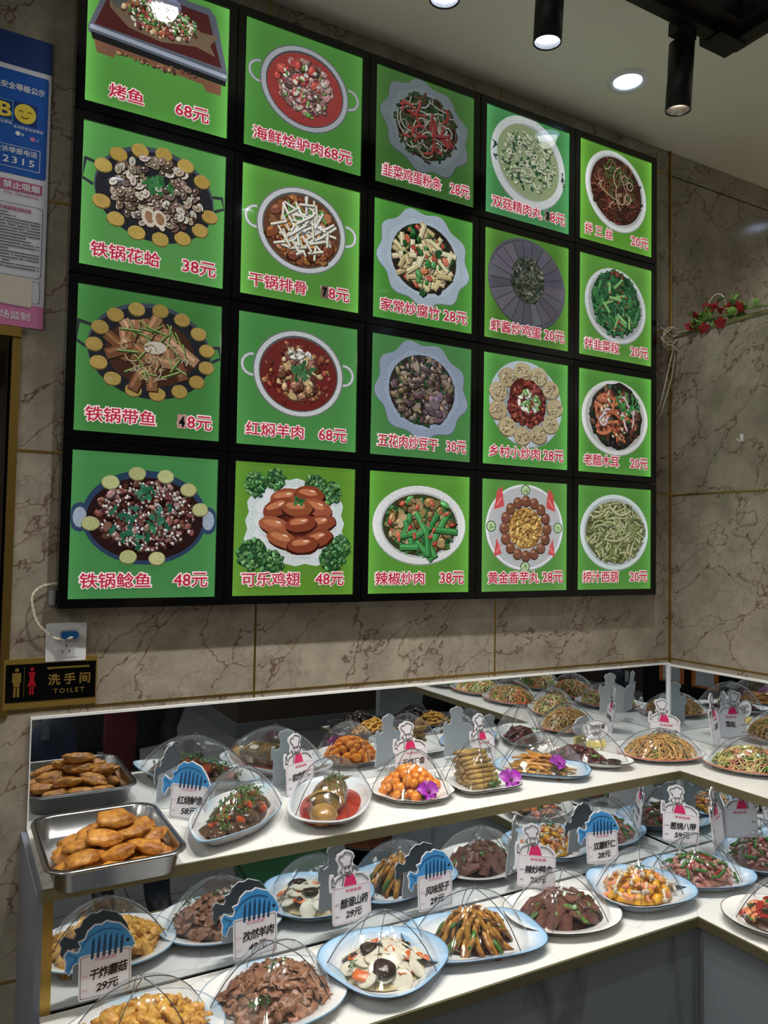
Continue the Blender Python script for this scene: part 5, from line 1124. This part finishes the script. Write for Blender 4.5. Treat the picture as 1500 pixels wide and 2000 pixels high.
cover('octopus and green onion', x, y, TOP2 + .024, .0, .124, superell(2.1, .86), .12)
x, y, r0 = 1.512, -.775, R(-40)
plate('oval white plate with black rim under the shrimp and red pepper at the right edge', x, y, TOP2, r0, .142, superell(2.1, .8), PL_WHITE, .026)
mound('pepper_bed', 'brown sauce beneath the shrimp and red pepper', F_BASE, x, y, TOP2 + .008, r0, .1, .078, .028, 101)
pile('prawn', 'pale pink prawn with red pepper at the right edge', v_shrimp(4, F_SHR, .032, .0078, 102), 26, x, y, TOP2 + .016, r0, .092, .07, .036); pile('red_pepper_piece', 'red pepper piece at the right edge plate', v_slab(3, F_CHI, .034, .016, .002, .5, 103), 22, x, y, TOP2 + .02, r0, .095, .072, .038); pile('green_pepper_square', 'green pepper square at the right edge plate', v_slab(2, F_GRN, .028, .018, .002, .5, 104), 10, x, y, TOP2 + .022, r0, .09, .068, .04)
cover('shrimp and red pepper', x, y, TOP2 + .024, .1, .126, superell(2.1, .84), .115)
# beyond the frame on the lower wing (mirrors show them)
for (y, nm, mt, sd) in ((-1.03, 'pale fried slices on the lower wing', F_STICK, 110),):
    x = 1.515; plate('pale plate under the ' + nm, x, y, TOP2, R(80), .135, superell(2.3, .8), PL_PLAIN, .024); pile('fried_slice', 'one of the ' + nm, v_slab(3, mt, .04, .022, .004, .3, sd), 30, x, y, TOP2 + .018, 0, .075, .085, .04); cover(nm, x, y, TOP2 + .024, .1, .122, superell(2.1, .86), .115)
DSTEEL = mat('dull_steel', (96, 98, 100), .35, .9)
dtray = tray_mesh(.145, .105, .032).mesh('tray_pan', DSTEEL, True)
for (x, y, nm, mt, sd, nn) in ((1.515, -1.24, 'yellow fried strips', F_YEL, 120, 60), (1.515, -1.40, 'dark fried pieces', F_FUN, 130, 50)):
    t = empty('food_tray', 'dull steel tray holding ' + nm + ' at the wing end', 'tray', (x, y, TOP2), (0, 0, 0)); link('tray_pan', dtray, t, scale=(1, .74, 1))
    pile('fried_strip' if sd == 120 else 'dark_piece', 'one of the ' + nm + ' in the wing end tray', v_strip(4, mt, .06, .008, .3, seed=sd) if sd == 120 else v_lump(3, mt, .022, .014, .01, .5, 2, sd), nn, x, y, TOP2 + .012, 0, .105, .058, .06)
# things on the floor, seen in the lower mirror
cr_ = empty('bottle_crate', 'dark green crate on the floor past the counter end', 'crate', (1.05, -1.72, 0), (0, 0, .1)); GC = mat('crate_green', (24, 62, 40), .4)
MB().box((-.2, -.15, 0), (.2, .15, .3)).build('body', GC, cr_); 
for k in range(4): MB().box((-.205, -.155, .05 + k * .065), (.205, .155, .08 + k * .065)).build('band', mat('crate_pale', (60, 96, 74), .4), cr_)
st = empty('low_stool', 'low dark stool under the black basin', 'stool', (1.46, -1.80, 0)); MB().box((-.2, -.2, .2), (.2, .2, .23)).build('seat', BROWN, st)
for sx in (-1, 1):
    for sy in (-1, 1): MB().box((sx * .17 - .02, sy * .17 - .02, 0), (sx * .17 + .02, sy * .17 + .02, .2)).build('leg', BROWN, st)
bs_ = empty('black_basin', 'round black basin of dark stew on a low stool', 'basin', (1.46, -1.80, .23)); MB().lathe([(0, 0), (.14, 0), (.2, .1), (.215, .105), (.215, .11), (.195, .108), (.14, .01), (0, .01)], 40).build('bowl', BLACKM, bs_, True); MB().lathe([(0, .075), (.178, .075)], 32).build('stew', mat('dark_stew', (44, 26, 18), .08, var=(84, 46, 26), vs=18), bs_)

# ------------------------------------------------------------------ price tags
TAGW = mat('tag_white', (226, 226, 234), .35); TAGP = mat('tag_pink_ink', (214, 150, 176), .5); TAGE = mat('tag_black_line', (24, 24, 32), .4); TAGB = mat('tag_back', (214, 218, 222), .5); TAGD = mat('tag_dark_back', (120, 130, 138), .5)
FBL = mat('fish_blue', (66, 148, 214), .35); FBD = mat('fish_dark_blue', (24, 70, 112), .35); APR = mat('apron_pink', (214, 44, 104), .4); SKIN_W = mat('chef_white', (238, 238, 242), .35); CLR = FILM
FISH = [(-.26, .06), (-.2, .15), (-.08, .08), (.0, .07), (.05, .17), (.0, .26), (.12, .29), (.17, .42), (.3, .52), (.42, .50), (.52, .55), (.64, .50), (.78, .45), (.9, .32), (1.0, .17), (1.06, .02), (1.0, -.05), (.9, -.12), (.2, -.12), (.02, -.1), (-.1, -.12), (-.18, -.3), (-.24, -.2), (-.22, -.06)]
def grow(pts, d):
    n = len(pts); out = []
    for i in range(n):
        (x0, z0), (x1, z1), (x2, z2) = pts[i - 1], pts[i], pts[(i + 1) % n]; dx, dz = x2 - x0, z2 - z0; l = math.hypot(dx, dz) or 1
        out.append((x1 - dz / l * d, z1 + dx / l * d))
    return out
def arc(cx, cz, rx, rz, a0, a1, n=10): return [(cx + rx * math.cos(R(a0 + (a1 - a0) * i / n)), cz + rz * math.sin(R(a0 + (a1 - a0) * i / n))) for i in range(n + 1)]
def price_tag(kind, x, y, z, yaw, l1, l2, label, shelf, w=.094, h=.078, lean=-6):
    t = empty('price_tag', label, 'price tag', (x, y, z), (R(lean), 0, R(yaw)), 'price tags standing among the dishes')
    # board
    b = MB(); b.prism(rr(-w / 2, 0, w / 2, h, .006), 0, .003); b.build('card', TAGW, t)
    MB().prism(rr(-w / 2 + .001, .001, w / 2 - .001, h - .001, .006), .0031, .0036).build('card_back', TAGB, t)
    ob = MB(); outline(ob, rr(-w / 2 + .003, .003, w / 2 - .003, h - .003, .004), .0008, -.0003); ob.build('card_border', TAGP if kind == 'chef' else TAGE, t)
    kz = .80 if kind == 'chef' else 1.0
    S_ = lambda pts, sc=w: [(-w / 2 + px * sc, h + pz * sc * kz) for px, pz in pts]
    if kind == 'fish':
        body = S_(FISH)[::-1] if False else S_(FISH)
        MB().prism(grow(body, .0022), .0005, .0032).build('fish_backing', TAGW, t); MB().prism(grow(body, .0014), .0033, .0038).build('fish_back', TAGD, t)
        MB().flat(body, .0002).build('fish_body', FBL, t)
        st = MB()
        for k in range(6):
            x0 = .22 + k * .11; st.flat(S_([(x0, -.1), (x0 + .05, -.1), (x0 + .075, .1), (x0 + .07, .36 - .03 * abs(k - 2)), (x0 + .03, .3 - .03 * abs(k - 2)), (x0 + .01, .1)]), -.0001)
        st.build('fish_stripes', FBD, t)
        e = MB(); e.flat(S_([(a, b_) for a, b_ in arc(.93, .12, .035, .035, 0, 330, 10)]), -.0003); e.build('fish_eye', TAGE, t)
        fn = MB(); fn.tube([(p[0], -.0004, p[1]) for p in S_([(-.2, .08), (-.04, .0), (-.16, -.18)])], .0006, 4); fn.tube([(p[0], -.0004, p[1]) for p in S_([(.05, .17), (.2, .34), (.42, .42), (.64, .40), (.8, .33)])], .0007, 4); fn.build('fish_lines', FBD, t)
    elif kind == 'chef':
        sil = S_([(-.06, -.1), (-.06, .2), (-.04, .36), (.04, .36), (.06, .22), (.2, .32), (.17, .42), (.2, .55), (.17, .66), (.12, .76), (.16, .88), (.26, .92), (.36, .98), (.48, .94), (.56, .88), (.60, .76), (.54, .66), (.56, .52), (.58, .40), (.66, .30), (.84, .25), (.97, .12), (1.0, 0), (.95, -.1)])
        MB().prism(grow(sil, .001)[::1], .0005, .0032).build('chef_board', TAGW, t); MB().prism(sil, .0033, .0038).build('chef_back', TAGB, t)
        MB().flat(S_([(.30, -.02), (.34, .18), (.40, .3), (.46, .24), (.54, .3), (.6, .16), (.64, -.02)]), -.0002).build('apron', APR, t)
        ln = MB(); y0 = -.0006
        def L_(pts, r_=.00085): ln.tube([(p[0], y0, p[1]) for p in S_(pts)], r_, 4)
        L_([(.28, .62), (.22, .68), (.18, .76), (.22, .84), (.30, .84), (.36, .93), (.45, .9), (.52, .86), (.56, .78), (.52, .7), (.49, .64)]); L_([(.27, .64), (.3, .52), (.5, .54), (.5, .66)]); L_([(.26, .5), (.24, .4), (.3, .31), (.42, .27), (.52, .33), (.55, .44), (.52, .53)])
        L_([(.22, .46), (.2, .42), (.24, .38)]); L_([(.55, .48), (.59, .45), (.56, .40)]); L_([(.0, .02), (-.01, .2), (.02, .3), (.04, .2), (.07, .1), (.14, .22), (.28, .28)]); L_([(.08, .02), (.0, .05)]); L_([(.6, .27), (.78, .24), (.9, .12), (.95, .02)]); L_([(.3, .24), (.26, .0)]); L_([(.33, .39), (.38, .34), (.46, .36), (.48, .4)], .0011); L_([(.34, .45), (.35, .49)], .0012); L_([(.44, .46), (.45, .5)], .0012)
        ln.build('chef_drawing', TAGE, t); MB().flat(S_(arc(.41, .36, .035, .04, 180, 360, 6)), -.0003).build('mouth', APR, t)
    text('欢迎品尝', 0 if kind == 'fish' else .004, h * .86, w * .42, .0065, -.0006, TAGP if kind == 'fish' else mat('tag_red_ink', (206, 70, 110), .5), t, .02)
    ink = TAGP if kind == 'fish' else TAGE
    text('品名', -w * .38, h * .53, w * .11, .005, -.0006, ink, t); text('单价', -w * .38, h * .22, w * .11, .005, -.0006, ink, t)
    if l1: text(l1, .006, h * .56, w * min(.72, .19 * len(l1)), .0195, -.0008, T_BLK, t, .022, R(-4), 'handwriting', sp=.86, shear=.22)
    if l2: text(l2, .004, h * .25, w * .42, .016, -.0008, T_BLK, t, .02, R(-5), 'handwriting', sp=.9, shear=.25)
    if z - shelf > .004: MB().box((-.012, -.006, shelf - z), (.012, .008, .004)).build('clear_foot', CLR, t)
    return t
F_, C_ = 'fish', 'chef'
price_tag(F_, .288, -.105, .9565, -46, '红烧鲈鱼', '58元', 'blue fish price tag reading 58 yuan between the steel tray and the braised fish', Z1)
price_tag(C_, .602, -.042, .9565, 20, '软炸虾仁', '48元', 'chef price tag reading 48 yuan between the braised chunks and the whole fish', Z1)
price_tag(C_, .917, -.075, .962, -10, '干炸刀鱼', '', 'chef price tag standing behind the orange glazed balls', Z1)
price_tag(C_, 1.165, -.075, .962, 10, '干炸鱼', '', 'chef price tag standing behind the fried strip stack', Z1)
price_tag(C_, 1.852, -.13, .957, -58, '凉拌合皮', '', 'chef price tag behind the tan noodle shreds at the counter corner', Z1)
price_tag(C_, 1.975, -.235, .985, 22, '凉菜', '', 'chef price tag seen edge-on by the mirror of the right stone block', Z1)
price_tag(F_, .068, -.378, .755, 0, '干炸蘑菇', '29元', 'blue fish price tag reading 29 yuan above the yellow fried mushrooms', Z2)
price_tag(F_, .362, -.378, .757, 0, '孜然羊肉', '49元', 'blue fish price tag reading 49 yuan behind the sliced brown lamb', Z2)
price_tag(C_, .583, -.378, .776, 0, '醋溜山药', '29元', 'chef price tag reading 29 yuan behind the white yam slices', Z2)
price_tag(F_, .801, -.378, .759, 0, '风味茄子', '29元', 'blue fish price tag reading 29 yuan behind the eggplant strips', Z2)
price_tag(C_, 1.088, -.393, .755, -38, '辣炒鸭血', '28元', 'chef price tag reading 28 yuan behind the dark brown curd blocks', Z2)
price_tag(F_, 1.32, -.388, .773, -12, '双蘑虾仁', '28元', 'blue fish price tag reading 28 yuan behind the shrimp and egg', Z2)
price_tag(C_, 1.582, -.418, .79, -52, '葱烧八带', '59元', 'chef price tag reading 59 yuan behind the octopus and green onion', Z2)
price_tag(C_, 1.625, -.51, .81, 22, '', '', 'chef price tag seen edge-on by the mirrored riser of the right wing', Z2)
# oval tag on a yellow foot
t = empty('oval_price_tag', 'oval white price tag on a yellow-labelled stand behind the dark red meat', 'price tag', (1.635, -.045, .957), (R(-6), 0, R(-12)))
MB().prism([(.048 * math.cos(a), .055 + .031 * math.sin(a)) for a in [-2 * PI * k / 32 for k in range(32)]], 0, .003).build('oval_card', TAGW, t); ob = MB().tube([(.0465 * math.cos(2 * PI * k / 32), -.0004, .055 + .0295 * math.sin(2 * PI * k / 32)) for k in range(32)], .0006, 4, closed=True); ob.build('oval_border', TAGE, t)
MB().prism(rr(-.034, 0, .034, .022, .003), -.001, .006).build('yellow_base', mat('base_yellow', (226, 206, 110), .4), t)
text('孜然牛腱', .006, .064, .056, .016, -.0009, T_BLK, t, .01, R(-3), 'handwriting', sp=.86, shear=.2); text('108元', .0, .044, .04, .014, -.0009, T_BLK, t, .01, R(-3), 'handwriting', shear=.2); text('品名', -.036, .062, .010, .005, -.0006, TAGE, t); text('单价', -.036, .045, .010, .005, -.0006, TAGE, t)

# ------------------------------------------------------------------ person seen only in the mirrors
def person():
    P_ = {'pelvis': (.50, -2.42, .80, .155), 'waist': (.53, -2.34, .94, .15), 'chest': (.60, -2.22, 1.10, .155), 'neck': (.66, -2.12, 1.27, .062), 'head0': (.68, -2.10, 1.36, .085), 'head': (.70, -2.08, 1.44, .102),
          'hipl': (.41, -2.40, .76, .11), 'kneel': (.40, -2.22, .47, .078), 'ankl': (.42, -2.34, .09, .05), 'toel': (.42, -2.20, .045, .042),
          'hipr': (.60, -2.40, .76, .11), 'kneer': (.60, -2.16, .47, .08), 'ankr': (.61, -2.14, .09, .056), 'toer': (.62, -2.02, .045, .044),
          'shl': (.46, -2.16, 1.17, .07), 'ell': (.40, -2.10, .95, .055), 'wrl': (.50, -1.98, 1.12, .036),
          'shr': (.76, -2.22, 1.15, .075), 'elr': (.88, -2.14, .88, .058), 'elr2': (.78, -2.08, .62, .045), 'wrr': (.84, -2.02, .47, .032)}
    E_ = [('pelvis', 'waist'), ('waist', 'chest'), ('chest', 'neck'), ('neck', 'head0'), ('head0', 'head'), ('pelvis', 'hipl'), ('hipl', 'kneel'), ('kneel', 'ankl'), ('ankl', 'toel'), ('pelvis', 'hipr'), ('hipr', 'kneer'), ('kneer', 'ankr'), ('ankr', 'toer'), ('chest', 'shl'), ('shl', 'ell'), ('ell', 'wrl'), ('chest', 'shr'), ('shr', 'elr'), ('elr', 'elr2'), ('elr2', 'wrr')]
    for s_, w_, d in (('l', 'wrl', Vector((.6, .12, .6))), ('r', 'wrr', Vector((.45, .25, -.86)))):
        wv = Vector(P_[w_][:3]); d.normalize(); sd = d.cross(Vector((0, 1, 0))).normalized()
        P_['palm' + s_] = (*(wv + d * .055), .026); E_.append((w_, 'palm' + s_))
        for k, (off, ln) in enumerate(((-.03, .055), (-.011, .075), (.009, .08), (.028, .068))):
            a = wv + d * .085 + sd * off * .9; b_ = a + d * ln * .55 + Vector((0, .006, 0)); c = b_ + d * ln * .4 + Vector((0, .016, 0))
            for q__, v_, r_ in (('a', a, .0095), ('b', b_, .0085), ('c', c, .007)): P_['f%s%d%s' % (s_, k, q__)] = (*v_, r_)
            E_ += [('palm' + s_, 'f%s%da' % (s_, k)), ('f%s%da' % (s_, k), 'f%s%db' % (s_, k)), ('f%s%db' % (s_, k), 'f%s%dc' % (s_, k))]
        a = wv + d * .03 - sd * .03; b_ = a + d * .035 - sd * .022; P_['t%sa' % s_] = (*a, .011); P_['t%sb' % s_] = (*b_, .009); E_ += [(w_, 't%sa' % s_), ('t%sa' % s_, 't%sb' % s_)]
    keys = list(P_); bm = bmesh.new(); sk = bm.verts.layers.skin.verify(); vs = {}
    for k in keys:
        v = bm.verts.new(P_[k][:3]); v[sk].radius = (P_[k][3],) * 2; v[sk].use_root = k == 'pelvis'; vs[k] = v
    for a, b_ in E_: bm.edges.new((vs[a], vs[b_]))
    me = bpy.data.meshes.new('body'); bm.to_mesh(me); bm.free()
    o = bpy.data.objects.new('tmp', me); COL.objects.link(o); o.modifiers.new('Skin', 'SKIN').use_smooth_shade = True; m2 = o.modifiers.new('Sub', 'SUBSURF'); m2.levels = 2
    dg = bpy.context.evaluated_depsgraph_get(); dg.update(); body = bpy.data.meshes.new_from_object(o.evaluated_get(dg)); bpy.data.objects.remove(o)
    body.name = 'person'; body.materials.clear()
    coat = mat('black_coat', (22, 21, 24), .8, var=(14, 14, 16), vs=20); sweater = bpy.data.materials.new('dark_red_knit'); sweater.use_nodes = True; N = sweater.node_tree.nodes; L = sweater.node_tree.links
    wv = N.new('ShaderNodeTexWave'); wv.inputs['Scale'].default_value = 26; tc = N.new('ShaderNodeTexCoord'); L.new(tc.outputs['Object'], wv.inputs['Vector']); mx = N.new('ShaderNodeMix'); mx.data_type = 'RGBA'; mx.inputs[6].default_value = lin((40, 16, 20)); mx.inputs[7].default_value = lin((110, 34, 40)); L.new(wv.outputs['Fac'], mx.inputs[0]); L.new(mx.outputs[2], N['Principled BSDF'].inputs['Base Color']); N['Principled BSDF'].inputs['Roughness'].default_value = .9
    for m in (mat('skin_tone', (196, 150, 122), .5), coat, sweater, mat('dark_jeans', (26, 34, 52), .8, var=(18, 24, 38), vs=60), mat('dark_shoe', (26, 26, 28), .5)): body.materials.append(m)
    kk = [(k, Vector(P_[k][:3])) for k in keys]
    for p in body.polygons:
        c = p.center; k = min(kk, key=lambda q__: (q__[1] - c).length)[0]
        if k in ('neck', 'head', 'head0') or k[0] in 'ft' and k[-1] in 'abc' or k.startswith('palm') or k in ('wrl', 'wrr'): i = 0
        elif k in ('hipl', 'hipr', 'kneel', 'kneer') or (k.startswith('ank') and c.z > .11): i = 3
        elif k.startswith('ank') or k.startswith('toe'): i = 4
        else: i = 1
        p.material_index = i
    b = link('person', body, None); tag(b, 'person in a black coat and dark jeans bending forward, seen only in the mirror strips', 'person')
    hd = Vector(P_['head'][:3]); hair = v_lump(1, mat('black_hair', (18, 16, 16), .6), .106, .112, .10, .08, 3, 3)[0]; link('hair', hair, b, hd + Vector((-.012, -.03, .03)))
    fm = MB(); fw = Vector((.35, .9, -.2)).normalized(); sd = fw.cross(Vector((0, 0, 1))).normalized()
    fm.tube([hd + fw * .088 + Vector((0, 0, .005)), hd + fw * .112 - Vector((0, 0, .022))], .011, 6); fm.build('nose', body.materials[0], b, True)
    for s_ in (-1, 1):
        link('eye', v_lump(1, mat('eye_dark', (30, 24, 22), .2), .009, .009, .007, 0, 1)[0], b, hd + fw * .09 + sd * .034 * s_ + Vector((0, 0, .006))); link('ear', v_lump(1, body.materials[0], .012, .02, .028, .1, 1)[0], b, hd + sd * .1 * s_ - Vector((0, 0, .01)))
    link('mouth', v_lump(1, mat('lip', (150, 84, 76), .4), .02, .006, .005, 0, 1)[0], b, hd + fw * .088 - Vector((0, 0, .045)))
    # coat skirt over the thighs and the dark red knit hanging below it
    sk_ = MB(); sk_.lathe([(.19, .95), (.215, .82), (.235, .70), (.25, .58), (.24, .56), (.2, .8)], 24, Matrix.Translation((.60, -2.30, 0)) @ Matrix.Diagonal((1.12, .82, 1, 1)), lambda t_: (math.cos(t_) * (1 + .05 * math.sin(5 * t_)), math.sin(t_))); sk_.build('coat_skirt', coat, b, True)
    kn = MB(); kn.lathe([(.10, .80), (.115, .62), (.09, .48), (.055, .36), (.0, .34)], 18, Matrix.Translation((.565, -2.12, 0)) @ Matrix.Diagonal((.75, .5, 1, 1))); kn.build('red_knit_hem', sweater, b, True)
    return b
person()
bag = empty('shoulder_bag', 'dark blue shoulder bag with a metal buckle beside the bending person', 'bag', (.24, -1.98, .50)); b = v_lump(1, mat('bag_blue', (26, 38, 66), .6, var=(18, 26, 46), vs=8), .11, .07, .17, .1, 3, 8, 1.0)[0]; link('body', b, bag, (0, 0, .13)); MB().tube(bez([(-.05, 0, .26), (-.06, -.12, .5), (.10, -.18, .66), (.12, -.06, .4), (.06, 0, .26)], 8), .008, 6).build('strap', BLACKM, bag, True); MB().box((-.06, .062, .20), (-.025, .075, .27)).build('buckle', STEEL, bag)
# posters on a low dark cabinet, seen in the right-hand mirror
cab = empty('low_cabinet', 'low dark cabinet carrying two orange posters, at the left of the room', 'cabinet', (-1.75, -2.85, 0)); MB().box((-.2, -.55, 0), (.14, .55, .95)).build('body', BLACKM, cab); MB().box((-.21, -.57, .95), (.16, .57, .98)).build('top', BROWN, cab)
ORA = mat('poster_orange', (214, 120, 50), .5); MANW = mat('poster_white_coat', (210, 214, 222), .5); FACE = mat('poster_face', (206, 160, 130), .5)
for k, yy in enumerate((-3.06, -2.70)):
    p = empty('portrait_poster', 'orange poster of a man in white on the low cabinet, ' + ('farther' if k == 0 else 'nearer') + ' from the counter', 'poster', (-1.609, yy, .60), (0, 0, R(90)))
    MB().prism([(-.14, -.22), (-.14, .22), (.14, .22), (.14, -.22)], -.003, 0).build('sheet', ORA, p)
    MB().flat([(-.1, -.2), (-.09, -.04), (-.03, .02), (.03, .02), (.09, -.04), (.1, -.2)], -.0035).build('white_coat', MANW, p); MB().flat([(.032 * math.cos(-a), .06 + .042 * math.sin(-a)) for a in [k_ * .4 for k_ in range(16)]], -.0038).build('face', FACE, p)
    MB().flat([(.035 * math.cos(-a), .082 + .028 * math.sin(-a)) for a in [PI + k_ * .35 for k_ in range(10)]], -.0042).build('hair_print', T_BLK, p); text('大品' if k else '大会', .05, .17, .13, .06, -.004, T_BLK, p, .03)
